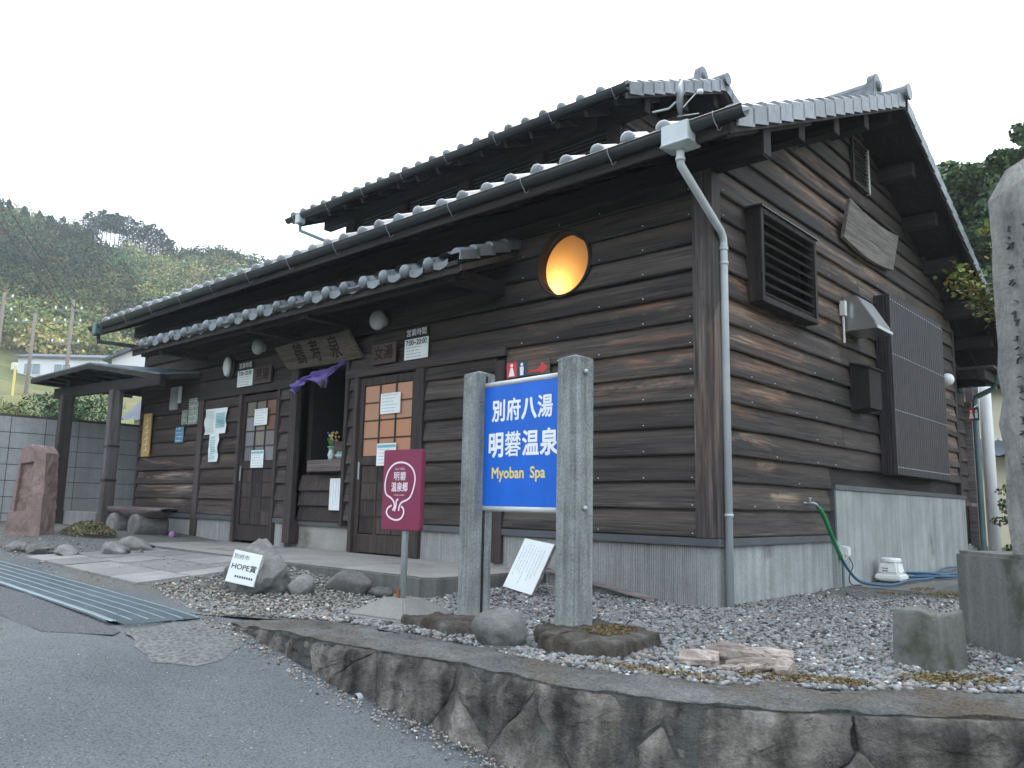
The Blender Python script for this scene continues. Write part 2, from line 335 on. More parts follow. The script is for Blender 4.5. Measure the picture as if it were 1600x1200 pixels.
# ------------------------------------------------------------------ mesh helpers
class MB:
    def __init__(s): s.v = []; s.f = []; s.mi = []
    def add(s, vs, fs, mi=0):
        o = len(s.v); s.v += [tuple(v) for v in vs]; s.f += [tuple(i + o for i in f) for f in fs]; s.mi += [mi] * len(fs); return s
    def box(s, x0, x1, y0, y1, z0, z1, mi=0):
        return s.add([(x0, y0, z0), (x1, y0, z0), (x1, y1, z0), (x0, y1, z0), (x0, y0, z1), (x1, y0, z1), (x1, y1, z1), (x0, y1, z1)],
                     [(0, 3, 2, 1), (4, 5, 6, 7), (0, 1, 5, 4), (1, 2, 6, 5), (2, 3, 7, 6), (3, 0, 4, 7)], mi)
    def obox(s, c, ax, ay, az, mi=0):
        c, ax, ay, az = map(Vector, (c, ax, ay, az)); vs = [c + i * ax + j * ay + k * az for k in (-1, 1) for j, i in ((-1, -1), (-1, 1), (1, 1), (1, -1))]
        fs = [(0, 3, 2, 1), (4, 5, 6, 7), (0, 1, 5, 4), (1, 2, 6, 5), (2, 3, 7, 6), (3, 0, 4, 7)]
        if ax.cross(ay).dot(az) < 0: fs = [f[::-1] for f in fs]
        return s.add(vs, fs, mi)
    def beam(s, a, b, w, h, mi=0, up=(0, 0, 1)):
        a, b = Vector(a), Vector(b); d = (b - a); L = d.length; d.normalize(); u = Vector(up); sd_ = d.cross(u).normalized(); u = sd_.cross(d)
        return s.obox((a + b) / 2, d * L / 2, sd_ * w / 2, u * h / 2, mi)
    def prism(s, poly, ext, mi=0):
        n = len(poly); e = Vector(ext); p = [Vector(q) for q in poly]; q = [v + e for v in p]
        nrm = sum((p[i].cross(p[(i + 1) % n]) for i in range(n)), Vector())
        fs = [tuple(range(n))[::-1], tuple(range(n, 2 * n))] + [(i, (i + 1) % n, n + (i + 1) % n, n + i) for i in range(n)]
        if nrm.dot(e) < 0: fs = [f[::-1] for f in fs]
        return s.add(p + q, fs, mi)
    def tube(s, pts, r, n=8, caps=True, mi=0):
        pts = [Vector(p) for p in pts]; m = len(pts); rs = r if isinstance(r, (list, tuple)) else [r] * m
        vs = []; prev = None
        for i, p in enumerate(pts):
            d = (pts[min(i + 1, m - 1)] - pts[max(i - 1, 0)]).normalized()
            if prev is None: u = d.orthogonal().normalized()
            else: u = (prev - d * prev.dot(d)).normalized()
            prev = u; w = d.cross(u)
            for k in range(n):
                a = 2 * math.pi * k / n; vs.append(p + (u * math.cos(a) + w * math.sin(a)) * rs[i])
        fs = [(i * n + k, i * n + (k + 1) % n, (i + 1) * n + (k + 1) % n, (i + 1) * n + k) for i in range(m - 1) for k in range(n)]
        if caps: fs += [tuple(range(n))[::-1], tuple((m - 1) * n + k for k in range(n))]
        return s.add(vs, fs, mi)
    def lathe(s, prof, c=(0, 0, 0), n=20, axis='z', mi=0):
        vs = []
        for r_, h in prof:
            for k in range(n):
                a = 2 * math.pi * k / n; p = (r_ * math.cos(a), r_ * math.sin(a), h)
                if axis == 'y': p = (p[0], p[2], -p[1])
                if axis == 'x': p = (p[2], p[0], p[1])
                vs.append((p[0] + c[0], p[1] + c[1], p[2] + c[2]))
        m = len(prof); fs = [(i * n + k, i * n + (k + 1) % n, (i + 1) * n + (k + 1) % n, (i + 1) * n + k) for i in range(m - 1) for k in range(n)]
        fs += [tuple(range(n))[::-1], tuple((m - 1) * n + k for k in range(n))]
        return s.add(vs, fs, mi)
    def grid(s, nu, nv, fn, mi=0, flip=False):
        vs = [fn(i / nu, j / nv) for j in range(nv + 1) for i in range(nu + 1)]; w = nu + 1
        fs = [(j * w + i, j * w + i + 1, (j + 1) * w + i + 1, (j + 1) * w + i) for j in range(nv) for i in range(nu)]
        if flip: fs = [f[::-1] for f in fs]
        return s.add(vs, fs, mi)
    def mesh(s, name, mats, smooth=False, bevel=0, recalc=False):
        me = bpy.data.meshes.new(name); me.from_pydata(s.v, [], s.f); me.update()
        for m in (mats if isinstance(mats, (list, tuple)) else [mats]): me.materials.append(MATS[m])
        me.polygons.foreach_set('material_index', s.mi)
        if bevel or recalc:
            bm = bmesh.new(); bm.from_mesh(me)
            if recalc: bmesh.ops.recalc_face_normals(bm, faces=bm.faces)
            if bevel:
                bmesh.ops.remove_doubles(bm, verts=bm.verts, dist=1e-5)
                bmesh.ops.bevel(bm, geom=[e for e in bm.edges if e.is_manifold and e.calc_face_angle(0) > .5], offset=bevel, segments=2, affect='EDGES', clamp_overlap=True)
            bm.to_mesh(me); bm.free()
        if smooth: me.polygons.foreach_set('use_smooth', [True] * len(me.polygons))
        return me
    def build(s, name, mats, parent=None, smooth=False, bevel=0, recalc=False, **tags):
        o = bpy.data.objects.new(name, s.mesh(name, mats, smooth, bevel, recalc)); COL.objects.link(o)
        if parent is not None:
            o.parent = parent
            if parent.get('_loc'): pass
        for k, v in tags.items(): o[k] = v
        return o
def link(me, name, parent=None, loc=None, rot=None, **tags):
    o = bpy.data.objects.new(name, me); COL.objects.link(o); o.parent = parent
    if loc: o.location = loc
    if rot: o.rotation_euler = rot
    for k, v in tags.items(): o[k] = v
    return o
def thing(name, label, cat, loc=(0, 0, 0), rz=0, group=None):
    o = bpy.data.objects.new(name, None); COL.objects.link(o); o.location = loc; o.rotation_euler = (0, 0, rz)
    o.empty_display_size = .1; o['label'] = label; o['category'] = cat
    if group: o['group'] = group
    return o
def tagt(o, label, cat, group=None):
    o['label'] = label; o['category'] = cat
    if group: o['group'] = group
    return o
def place(me_o, m):  # set local matrix
    me_o.matrix_local = m; return me_o
def text(body, size, name, mat, parent, m, ext=.0015, bold=0, sx=1.0):
    """lettering as a mesh; m = local matrix whose X is reading direction and Y is up; bold = stroke growth in metres"""
    cu = bpy.data.curves.new(name, 'FONT'); cu.body = body; cu.size = size; cu.align_x = 'CENTER'; cu.align_y = 'CENTER'; cu.resolution_u = 3
    tmp = bpy.data.objects.new(name, cu); COL.objects.link(tmp); bpy.context.view_layer.update()
    me0 = bpy.data.meshes.new_from_object(tmp.evaluated_get(bpy.context.evaluated_depsgraph_get())); bpy.data.objects.remove(tmp)
    V = [v.co.copy() for v in me0.vertices]; F = [tuple(p.vertices) for p in me0.polygons]; mb = MB()
    sh = [(0, 0)] + ([(bold * math.cos(a), bold * math.sin(a)) for a in np.arange(8) * math.pi / 4] if bold else [])
    for k, (dx, dy) in enumerate(sh): mb.add([(v.x * sx + dx, v.y + dy, ext - k * .00011) for v in V], F)
    o = mb.build(name, mat, parent); o.matrix_local = m; return o
def frame(origin, xdir, ydir):
    x = Vector(xdir).normalized(); y = Vector(ydir); y = (y - x * y.dot(x)).normalized(); z = x.cross(y); o = Vector(origin)
    return Matrix(((x.x, y.x, z.x, o.x), (x.y, y.y, z.y, o.y), (x.z, y.z, z.z, o.z), (0, 0, 0, 1)))
def fbm(p, o=4): return noise.fractal(Vector(p), 1.0, 2.0, o)
def rock_mesh(name, mat, sx, sy, sz, seed, sub=3, amp=.22, flat=.0, freq=1.3, cut=True):
    bm = bmesh.new(); bmesh.ops.create_icosphere(bm, subdivisions=sub, radius=1); r2 = random.Random(seed)
    planes = [(Vector((r2.uniform(-1, 1), r2.uniform(-1, 1), r2.uniform(-.8, 1))).normalized(), r2.uniform(.62, .9)) for _ in range(9)]
    for v in bm.verts:
        d = v.co.normalized(); rr = 1 + amp * fbm(d * freq + Vector((seed * 3.1, 0, 0)), 5)
        p = d * rr
        if cut:
            for n_, h in planes:
                e = p.dot(n_) - h
                if e > 0: p -= n_ * e * .9
        p += d * .03 * fbm(d * 6 + Vector((0, seed, 0)), 3)
        v.co = Vector((p.x * sx, p.y * sy, max(p.z, -.75) * sz))
    zm = min(v.co.z for v in bm.verts)
    for v in bm.verts: v.co.z -= zm
    me = bpy.data.meshes.new(name); bm.to_mesh(me); bm.free(); me.materials.append(MATS[mat])
    me.polygons.foreach_set('use_smooth', [True] * len(me.polygons)); return me

# ------------------------------------------------------------------ ground heights
RX = [-90, -30, -12, -7, -4, -2.2, -1.7, -1.2, -.7, -.2, .6, 3, 6, 12]
RZ = [1.7, .62, .21, .11, .045, .0, -.03, -.11, -.2, -.275, -.36, -.68, -1.0, -1.5]
def road(x, y=0): return float(np.interp(x, RX, RZ))
def sstep(a, b, x):
    t_ = min(1, max(0, (x - a) / (b - a))); return t_ * t_ * (3 - 2 * t_)
WALL_IN = [(-2.15, -3.1), (-1.95, -2.98), (-1.7, -2.84), (-1.3, -2.62), (-.6, -2.55), (.1, -2.62), (.5, -2.66), (.9, -2.6), (1.3, -2.48), (1.7, -2.2), (2.1, -1.8), (2.6, -1.3), (3.3, -.6)]
def gz(x, y):
    a = sstep(-1.9, -4.0, x); lz = road(x) + (max(.14, road(x) + .05) - road(x)) * sstep(-3.1, -1.6, y)
    lz += .05 * sstep(-7, -9.5, x) * sstep(-3, -1.5, y)
    rz = .05 * sstep(-.6, -1.7, x) * sstep(-1.6, -.9, y) + .035 * sstep(.9, .1, abs(x - .15)) * sstep(1, 3, y)
    return rz * (1 - a) + lz * a

# big ground sheet / hillside terrain (polar sheet reaching the horizon)
AZT = [-180, -95, -85, -76.4, -73.5, -71.8, -68.9, -66.6, -66, -63, -59.7, -50, -35, -10, 40, 100, 150, 180]
AZH = [.12, .28, .314, .308, .291, .291, .290, .286, .278, .288, .278, .24, .2, .12, .08, .08, .1, .12]
RR = [0, 13, 17, 20, 26, 35, 50, 65, 75, 95, 125, 150, 175, 230, 400, 900]
def terr(az, r):
    H = np.interp(az, AZT, AZH) / .262
    b = np.interp(r, RR, [-1.9, -1.9, -.2, 1.0, 2.3, 3.6, 6.0, 7.4, 8.3, 12.0, 28, 38.9, 36, 28, 20, 20])
    far = np.interp(r, [30, 80, 150], [.25, .6, 1.0]) if H < .8 else 1
    k = (1 - far) + far * H if r > 60 else (1 if H > .8 else .35)
    return b * k if b > 0 else b
def terr_xy(x, y):
    dx, dy = x - CAM.x, y - CAM.y; r = math.hypot(dx, dy); az = math.degrees(math.atan2(dx, dy))
    rs = r * (1 + .0)
    z = terr(az, rs)
    if r > 18: z += min(1, (r - 18) / 40) * (.5 + .5 * sstep(90, 110, r) * (r < 125)) * (1.2 * fbm((x * .03, y * .03, 0), 4) + .5 * fbm((x * .12, y * .12, 3), 3))
    return z
mb = MB(); rs = [0.5, 6, 13, 15, 17, 19, 22, 26, 30, 35, 42, 50, 58, 65, 75, 85, 95, 105, 115, 125, 135, 143, 150, 158, 170, 190, 230, 300]
azs = [a for a in np.arange(-180, -95, 6)] + [a for a in np.arange(-95, -40, .8)] + [a for a in np.arange(-40, 180.1, 5)]
vs = []
for r in rs:
    for a in azs:
        x = CAM.x + r * math.sin(R(a)); y = CAM.y + r * math.cos(R(a)); vs.append((x, y, terr_xy(x, y)))
W = len(azs); fs = [(j * W + i, j * W + (i + 1) % W, (j + 1) * W + (i + 1) % W, (j + 1) * W + i) for j in range(len(rs) - 1) for i in range(W)]
mb.add(vs, [f[::-1] for f in fs]); mb.build('hillside_ground', 'hill_ground', smooth=True, kind='structure')

# road
xs = list(np.arange(-60, -12, 4)) + list(np.arange(-12, 8.01, .35))
ys = [-40, -20, -12, -9, -7.5, -6, -5, -4.4, -4, -3.7, -3.4, -3.1, -2.85, -2.7]
mb = MB(); Wd = len(xs)
mb.add([(x, y, road(x) + .012 * fbm((x * .6, y * .6, 0), 3)) for y in ys for x in xs], [(j * Wd + i, j * Wd + i + 1, (j + 1) * Wd + i + 1, (j + 1) * Wd + i) for j in range(len(ys) - 1) for i in range(Wd - 1)])
mb.build('road', 'asphalt', smooth=True, kind='structure')
def flatpatch(poly, name, mat, dz, sub=.12, **tg):
    """closed polygon patch following the road surface"""
    bm = bmesh.new(); vsx = [bm.verts.new((x, y, 0)) for x, y in poly]; f = bm.faces.new(vsx)
    bmesh.ops.triangulate(bm, faces=[f]); 
    for _ in range(4): bmesh.ops.subdivide_edges(bm, edges=[e for e in bm.edges if e.calc_length() > sub * 1.8], cuts=1, use_grid_fill=False); bmesh.ops.triangulate(bm, faces=bm.faces)
    bmesh.ops.recalc_face_normals(bm, faces=bm.faces)
    for v in bm.verts:
        if v.is_boundary: v.co.x += .05 * fbm((v.co.x * 5, v.co.y * 5, 2), 4); v.co.y += .05 * fbm((v.co.x * 5, v.co.y * 5, 9), 4)
    for v in bm.verts: v.co.z = road(v.co.x) + .012 * fbm((v.co.x * .6, v.co.y * .6, 0), 3) + (.002 if v.is_boundary else dz(v.co.x, v.co.y))
    if sum(f.normal.z for f in bm.faces) < 0: bmesh.ops.reverse_faces(bm, faces=bm.faces)
    me = bpy.data.meshes.new(name); bm.to_mesh(me); bm.free(); me.materials.append(MATS[mat]); return link(me, name, **tg)
flatpatch([(-14, -3.6), (-1.8, -3.66), (-1.72, -3.75), (-2.0, -4.02), (-2.6, -4.05), (-3.4, -4.0), (-5, -3.98), (-14, -3.98)], 'road_patch', 'asphalt_patch', lambda x, y: .006, kind='structure')
flatpatch([(-1.8, -3.64), (-2.0, -3.1), (-1.72, -3.03), (-1.35, -3.14), (-1.12, -3.38), (-1.1, -3.58), (-1.2, -3.74), (-1.5, -3.72)], 'rough_kerb_patch', 'rough_patch', lambda x, y: .009 + .006 * fbm((x * 20, y * 20, 0), 3), sub=.05, kind='structure')

# gravel bed
gx = np.arange(-14, 4.2, .14); gy = list(np.arange(-3.1, 5, .14)) + [5.5, 6.5, 8, 10, 13]
mb = MB()
def inner_y(x):
    xs_ = [p[0] for p in WALL_IN]; ys_ = [p[1] for p in WALL_IN]; return float(np.interp(x, xs_, ys_)) if x > -2.15 else -3.12
W2 = len(gx); vs = []
for y in gy:
    for x in gx:
        yy = max(y, inner_y(x)) if y < 0 else y
        vs.append((x, yy, gz(x, yy) + .006 * fbm((x * 3, yy * 3, 1), 3) - .006))
mb.add(vs, [(j * W2 + i, j * W2 + i + 1, (j + 1) * W2 + i + 1, (j + 1) * W2 + i) for j in range(len(gy) - 1) for i in range(W2 - 1)])
mb.build('gravel_ground', 'gravel_bed', smooth=True, kind='structure')
mb = MB(); mb.box(-4, 14, 8.6, 60, -.3, .03); mb.build('back_lane', 'yard_ground', kind='structure')

# ------------------------------------------------------------------ retaining wall of rough stones
def wall_curve():
    top = [(-2.0, -2.98), (-1.65, -3.03), (-1.16, -3.03), (-.6, -3.02), (-.27, -2.96), (.12, -2.92), (.51, -2.92), (.84, -2.93), (1.16, -2.85), (1.47, -2.74), (1.66, -2.64), (2.03, -2.36), (2.39, -2.06), (2.9, -1.6), (3.6, -.9)]
    P = [Vector((x, y)) for x, y in top]; out = [(0, P[0])]; 
    for a, b in zip(P, P[1:]): out.append((out[-1][0] + (b - a).length, b))
    return out
WC = wall_curve(); SL = WC[-1][0]; _s = [w[0] for w in WC]
def wc(s_):
    x = float(np.interp(s_, _s, [w[1].x for w in WC])); y = float(np.interp(s_, _s, [w[1].y for w in WC]))
    e = .12; x1 = float(np.interp(s_ + e, _s, [w[1].x for w in WC])); y1 = float(np.interp(s_ + e, _s, [w[1].y for w in WC]))
    x0 = float(np.interp(s_ - e, _s, [w[1].x for w in WC])); y0 = float(np.interp(s_ - e, _s, [w[1].y for w in WC]))
    d = Vector((x1 - x0, y1 - y0)).normalized(); return Vector((x, y, 0)), Vector((d.y, -d.x, 0))
def top_z(s_): return -.012 - .03 * sstep(.9, 0, s_)
def wpos(s_, z, out):
    p, n_ = wc(s_); b = .1 * max(0, -z) * 1.6
    return Vector((p.x, p.y, z)) + n_ * (out + b)
def floor_z(s_): p, _ = wc(s_); return road(p.x) - .12

# pebbles
def pebbles():
    ico = bmesh.new(); bmesh.ops.create_icosphere(ico, subdivisions=1, radius=1)
    base = np.array([v.co[:] for v in ico.verts]); fcs = np.array([[v.index for v in f.verts] for f in ico.faces]); ico.free()
    rg = np.random.RandomState(3); P = []; RD = []
    def zone(x0, x1, y0, y1, dens, smin, smax, ok, warm=0):
        n = int((x1 - x0) * (y1 - y0) * dens)
        for _ in range(n):
            x = rg.uniform(x0, x1); y = rg.uniform(y0, y1)
            if ok(x, y): P.append((x, y, rg.uniform(smin, smax), warm))
    def ok_r(x, y):
        if x < 0 and y > -.02: return False
        if x < -1.68 and y > -1.37: return False
        if y < inner_y(x) + .03: return False
        if x > 0 and (y > 1.15 + (x - .4) * 2.2 + .1 and y > .8) and y > 1.6: return rg.rand() < .03
        d = math.hypot(x - CAM.x, y - CAM.y)
        return rg.rand() < min(1, 1.15 - .07 * max(0, d - 3.5))
    zone(-1.7, 3.4, -2.75, 2.2, 2700, .007, .0185, ok_r)
    zone(-1.7, 3.0, 2.2, 5, 300, .009, .02, lambda x, y: x > .9)
    zone(-3.6, -1.2, -3.0, -1.4, 1500, .006, .014, lambda x, y: y > inner_y(x) + .02 and y > -3.02 + .25 * max(0, -2.4 - x) and rg.rand() < .85, 1)
    for _ in range(1500):
        s__ = rg.uniform(0, SL * .75); p_, n_ = wc(s__); o_ = .1 * max(0, -road(p_.x)) * 1.6 + .02 + abs(rg.normal()) * .09; q_ = p_ + n_ * o_; RD.append((q_.x, q_.y, rg.uniform(.003, .009)))
    for _ in range(500): RD.append((rg.uniform(-3, 1.2), rg.uniform(-4.6, -3.4), rg.uniform(.002, .005)))
    for x_, y_, z_ in RD: P.append((x_, y_, z_, 1))
    zone(-10, -3.6, -3.05, -1.5, 60, .006, .012, lambda x, y: True, 1)
    n = len(P); A = np.zeros((n, 12, 3)); Cc = np.zeros((n, 4))
    for i, (x, y, s_, w_) in enumerate(P):
        sc = s_ * np.array([rg.uniform(.8, 1.5), rg.uniform(.7, 1.2), rg.uniform(.45, .9)])
        b = base * (1 + rg.uniform(-.22, .22, (12, 1))) * sc; a = rg.uniform(0, 6.28); ca, sa = math.cos(a), math.sin(a)
        tl = rg.uniform(-.5, .5); ct, st = math.cos(tl), math.sin(tl)
        b = b @ np.array([[1, 0, 0], [0, ct, -st], [0, st, ct]]) @ np.array([[ca, -sa, 0], [sa, ca, 0], [0, 0, 1]])
        A[i] = b + np.array([x, y, (road(x) + .004 if y < inner_y(x) - .15 else gz(x, y)) + rg.uniform(-.003, .009)])
        k = rg.rand(); v_ = rg.uniform(.14, .31)
        if k > .97: v_ = rg.uniform(.42, .62)
        elif k < .14: v_ = rg.uniform(.05, .09)
        tint = np.array([.97, 1.0, .985]) if rg.rand() > .22 else np.array([1.12, .98, .88])
        if w_: tint = tint * np.array([1.1, 1.02, .93]); v_ *= 1.15
        Cc[i, :3] = np.clip(v_ * tint, 0, 1); Cc[i, 3] = 1
    F = (fcs[None] + (np.arange(n) * 12)[:, None, None]).reshape(-1, 3)
    me = bpy.data.meshes.new('pebbles'); me.vertices.add(n * 12); me.vertices.foreach_set('co', A.reshape(-1))
    me.loops.add(len(F) * 3); me.polygons.add(len(F)); me.loops.foreach_set('vertex_index', F.reshape(-1).astype(np.int32))
    me.polygons.foreach_set('loop_start', np.arange(0, len(F) * 3, 3, dtype=np.int32)); me.update()
    at = me.color_attributes.new('tint', 'FLOAT_COLOR', 'POINT'); at.data.foreach_set('color', np.repeat(Cc, 12, axis=0).reshape(-1))
    me.materials.append(MATS['pebble']); link(me, 'gravel', kind='stuff')
pebbles()

wall = thing('retaining_wall', 'low curved retaining wall of rough brown-grey stones along the road', 'retaining wall', (0, -3, 0))
def under(o, par):   # keep world coordinates although the parent Empty stands elsewhere
    o.parent = par; o.matrix_parent_inverse = par.matrix_basis.inverted(); return o
def nrml(s_, z): return .012 * fbm((s_ * 7, z * 7, 5), 4) + .006 * fbm((s_ * 28, z * 12, 5), 3)
mb = MB(); mb.grid(260, 30, lambda u, v: wpos(u * SL, floor_z(u * SL) + v * (top_z(u * SL) - floor_z(u * SL)), -.008 + nrml(u * SL, v)))
under(mb.build('mortar_face', 'mortar_rough', None, smooth=True), wall)
# coping: concrete top between the face and the gravel
def inner_pt(s_):
    p, n_ = wc(s_); w_ = .36 * sstep(0, .9, s_) + .05; return p - n_ * w_
def cop(u, v):
    s_ = u * SL; p, n_ = wc(s_); q = inner_pt(s_)
    if v < .12: k = v / .12; return wpos(s_, top_z(s_) - .03 * (1 - k), -.016 - .02 * k + .007 * fbm((s_ * 4, 0, 0), 4) + .005 * fbm((s_ * 25, 0, 0), 3))
    k = (v - .12) / .88; r_ = p.lerp(q, k); return Vector((r_.x, r_.y, top_z(s_) + .004 + .016 * fbm((r_.x * 5, r_.y * 5, 0), 5) + (.012 * k)))
mb = MB(); mb.grid(260, 16, cop); under(mb.build('coping', 'cap_concrete', None, smooth=True), wall)
# stones: cells of a jittered Voronoi in (along, height)
def clip(poly, a, b):
    mid = (a + b) / 2; n_ = b - a; out = []
    for i in range(len(poly)):
        p, q = poly[i], poly[(i + 1) % len(poly)]; dp, dq = (p - mid).dot(n_), (q - mid).dot(n_)
        if dp <= 0: out.append(p)
        if dp * dq < 0: out.append(p + (q - p) * (dp / (dp - dq)))
    return out
r2 = random.Random(21); seeds = []
s_ = .25
while s_ < SL:
    h = top_z(s_) - (floor_z(s_)); rows = 1 if h < .3 else (2 if h < .62 else 3); st = .42 + r2.random() * .34
    for k in range(rows): seeds.append(Vector((s_ + r2.uniform(-.1, .1) + k * .17, top_z(s_) - h * (k + .5) / rows + r2.uniform(-.05, .05))))
    s_ += st
for i, c_ in enumerate(seeds):
    s_ = c_.x; poly = [Vector((c_.x - .7, floor_z(s_) - .02)), Vector((c_.x + .7, floor_z(s_) - .02)), Vector((c_.x + .7, top_z(s_) - .004)), Vector((c_.x - .7, top_z(s_) - .004))]
    for d in seeds:
        if d is not c_ and (d - c_).length < 1.6: poly = clip(poly, c_, d)
        if len(poly) < 3: break
    if len(poly) < 3: continue
    cen = sum(poly, Vector((0, 0))) / len(poly); cen.x = max(.05, cen.x)
    # resample outline with wobble, rings from the rim inward
    N = 84; per = []; Ls = [(poly[(k + 1) % len(poly)] - poly[k]).length for k in range(len(poly))]; tot = sum(Ls)
    for k in range(N):
        d = tot * k / N; j = 0
        while d > Ls[j] and j < len(poly) - 1: d -= Ls[j]; j += 1
        per.append(poly[j].lerp(poly[(j + 1) % len(poly)], min(1, d / max(Ls[j], 1e-6))))
    rings = [(1.0, -.02), (.992, -.006), (.975, .0), (.94, .004), (.86, .007), (.78, .009), (.7, .01), (.6, .011), (.5, .012), (.4, .013), (.3, .014), (.2, .015), (.1, .016)]; vs = []
    lean = r2.uniform(-.02, .02); tip = r2.uniform(-.015, .015); pr = r2.uniform(-.003, .012)
    for sc, o_ in rings:
        for p_ in per:
            q = cen + (p_ - cen) * (sc + .07 * fbm((p_.x * 5, p_.y * 5, i), 4) * (1 if p_.y < top_z(p_.x) - .03 else 0) - .004); q.x = max(q.x, .02)
            o2 = o_ + (pr + lean * (q.x - cen.x) * 4 + tip * (q.y - cen.y) * 5 + .018 * fbm((q.x * 3.2, q.y * 3.2, i * 3.3), 4) + .014 * fbm((q.x * 9, q.y * 9, i), 4) + .006 * fbm((q.x * 30, q.y * 30, i), 3) + .022 * fbm((q.x * 8, q.y * 1.2, 3), 4) - .012 * sstep(top_z(q.x) - .06, top_z(q.x), q.y) if o_ > -.01 else 0); vs.append(wpos(q.x, q.y, o2))
    vs.append(wpos(cen.x, cen.y, .016 + .018 * fbm((cen.x * 3.2, cen.y * 3.2, i * 3.3), 4) + pr)); K = len(rings)
    fs = [(a * N + k, a * N + (k + 1) % N, (a + 1) * N + (k + 1) % N, (a + 1) * N + k) for a in range(K - 1) for k in range(N)] + [((K - 1) * N + k, (K - 1) * N + (k + 1) % N, K * N) for k in range(N)]
    mb = MB(); mb.add(vs, fs); under(mb.build('stone', 'wall_stone', None, smooth=True), wall)
for k, (s2, z_) in enumerate(((1.62, -.245), (2.72, -.41))):
    p = wpos(s2, z_, 0); _, n_ = wc(s2); mb = MB()
    mb.tube([p - n_ * .05, p + n_ * .05], .024, 16, caps=False); mb.tube([p + n_ * .05, p - n_ * .05], .020, 16, caps=False); mb.tube([p - n_ * .0, p + n_ * .002], .0198, 12, mi=1)
    under(mb.build('drain_pipe', ['pipe_paint', 'black'], None, smooth=True), wall)

# ------------------------------------------------------------------ bathhouse
BL, BW = -10.53, 7.12      # left end (x) and depth (y)
RY, SLOPE = 3.4, .44       # ridge line and roof pitch
def rz_(y): return 3.82 + SLOPE * (y if y <= RY else 2 * RY - y)    # underside of the tiles
RZE = rz_(-.62)
house = thing('bathhouse', 'dark weathered timber bathhouse with grey tiled roofs and a lit round window', 'bathhouse')
FZ = .50
# sheathing behind the boards
fw = MB()
for a, b, z0, z1 in ((BL, -7.24, FZ, 3.55), (-7.24, -6.25, 2.26, 3.55), (-6.25, -5.82, FZ, 3.55), (-5.82, -4.8, 2.44, 3.55), (-4.8, -4.62, FZ, 3.55), (-4.62, -3.47, 2.26, 3.55), (-3.47, -1.88, FZ, 3.55), (-1.12, 0, FZ, 3.55), (-1.88, -1.12, FZ, 2.63), (-1.88, -1.12, 3.37, 3.55)):
    fw.box(a, b, .02, .14, z0, z1)
fw.box(-5.82, -4.8, .1, .16, FZ - .06, 1.06)
front = fw.build('front_wall', 'dark_wood_x', house)
sw = MB(); sw.prism([(-.02, .02, FZ), (-.02, BW, FZ), (-.02, BW, 3.6), (-.02, RY, rz_(RY) - .14), (-.02, .02, 3.7)], (-.12, 0, 0)); sw.box(BL, BL + .12, .14, BW, .15, 3.5); sw.box(BL + .12, -.14, BW - .12, BW, .1, 3.5)
sw.prism([(BL, .02, 3.5), (BL, BW, 3.5), (BL, RY, rz_(RY) - .14)], (.12, 0, 0))
side = sw.build('side_wall', 'dark_wood_y', house)
fl = MB(); fl.box(BL + .12, -.14, .16, BW - .12, .14, .17); fl.build('floor_slab', 'dark_interior', house)
# clapboards
PIT = .2165; Z0 = .527
def board(axis, a, b, zlo, zhi, mat, parent, cut=None):
    """one lapped clapboard from a to b along the axis, lower edge slightly wavy"""
    n = max(2, min(9, int(abs(b - a) / .45) + 1)); sd_ = rnd.uniform(0, 99); vs = []
    if cut: n = 2
    for i in range(n + 1):
        u = a + (b - a) * i / n; w = (.005 if axis == 'x' else .009) * fbm((u * 1.6, sd_, 0), 3) if 0 < i < n else 0; o_ = .003 * fbm((u * 1.1, sd_, 4), 2)
        zt = zhi; 
        sec = [(.022, zlo + w), (-.036 - o_, zlo + w), (-.042 - o_, zlo + .010 + w), (-.004 - o_ * .5, zt), (.022, zt)]
        for d, z in sec: vs.append((u, d, z) if axis == 'x' else (-d, u, z))
    if cut:   # board ends follow the roof slope: shift the upper corners
        (la, ra) = cut
        for i in range(n + 1):
            for k in (3, 4):
                v = vs[i * 5 + k]
                if i == 0: vs[i * 5 + k] = (v[0], v[1] + la, v[2])
                if i == n: vs[i * 5 + k] = (v[0], v[1] - ra, v[2])
    fs = [(i * 5 + k, i * 5 + (k + 1) % 5, (i + 1) * 5 + (k + 1) % 5, (i + 1) * 5 + k) for i in range(n) for k in range(5)] + [(4, 3, 2, 1, 0), tuple(n * 5 + k for k in range(5))]
    if axis == 'x': fs = [f for f in fs]
    mb = MB(); mb.add(vs, fs); return mb.build('board', mat, parent, recalc=True)
def round_board(a, b, z0, z1, at_b):
    """clapboard whose end is cut to the circle of the round window"""
    cz_, cx_, r_ = 2.99, -1.5, .316; sgn = -1 if at_b else 1; L = 22; sec = [(.022, z0), (-.036, z0)]
    for i in range(L + 1): t_ = i / L; sec.append((-.042 + .038 * t_, z0 + .01 + (z1 - z0 - .01) * t_))
    sec.append((.022, z1)); n = len(sec); vs = []
    def endx(z): return cx_ + sgn * math.sqrt(max(0, r_ * r_ - (z - cz_) ** 2)) + sgn * .001
    for q in (0, 1):
        for d, z in sec:
            e = endx(z); x_ = (a if q == 0 else e) if at_b else (e if q == 0 else b); vs.append((x_, d, z))
    mb = MB(); mb.add(vs, [(k, (k + 1) % n, n + (k + 1) % n, n + k) for k in range(n)]); 
    for o_ in (0, n):      # end caps as strips from the back edge
        vb = []
        for i in range(1, n - 1): mb.f.append((o_, o_ + i, o_ + i + 1)); mb.mi.append(0)
    return mb.build('board', 'front_wood', front, recalc=True)
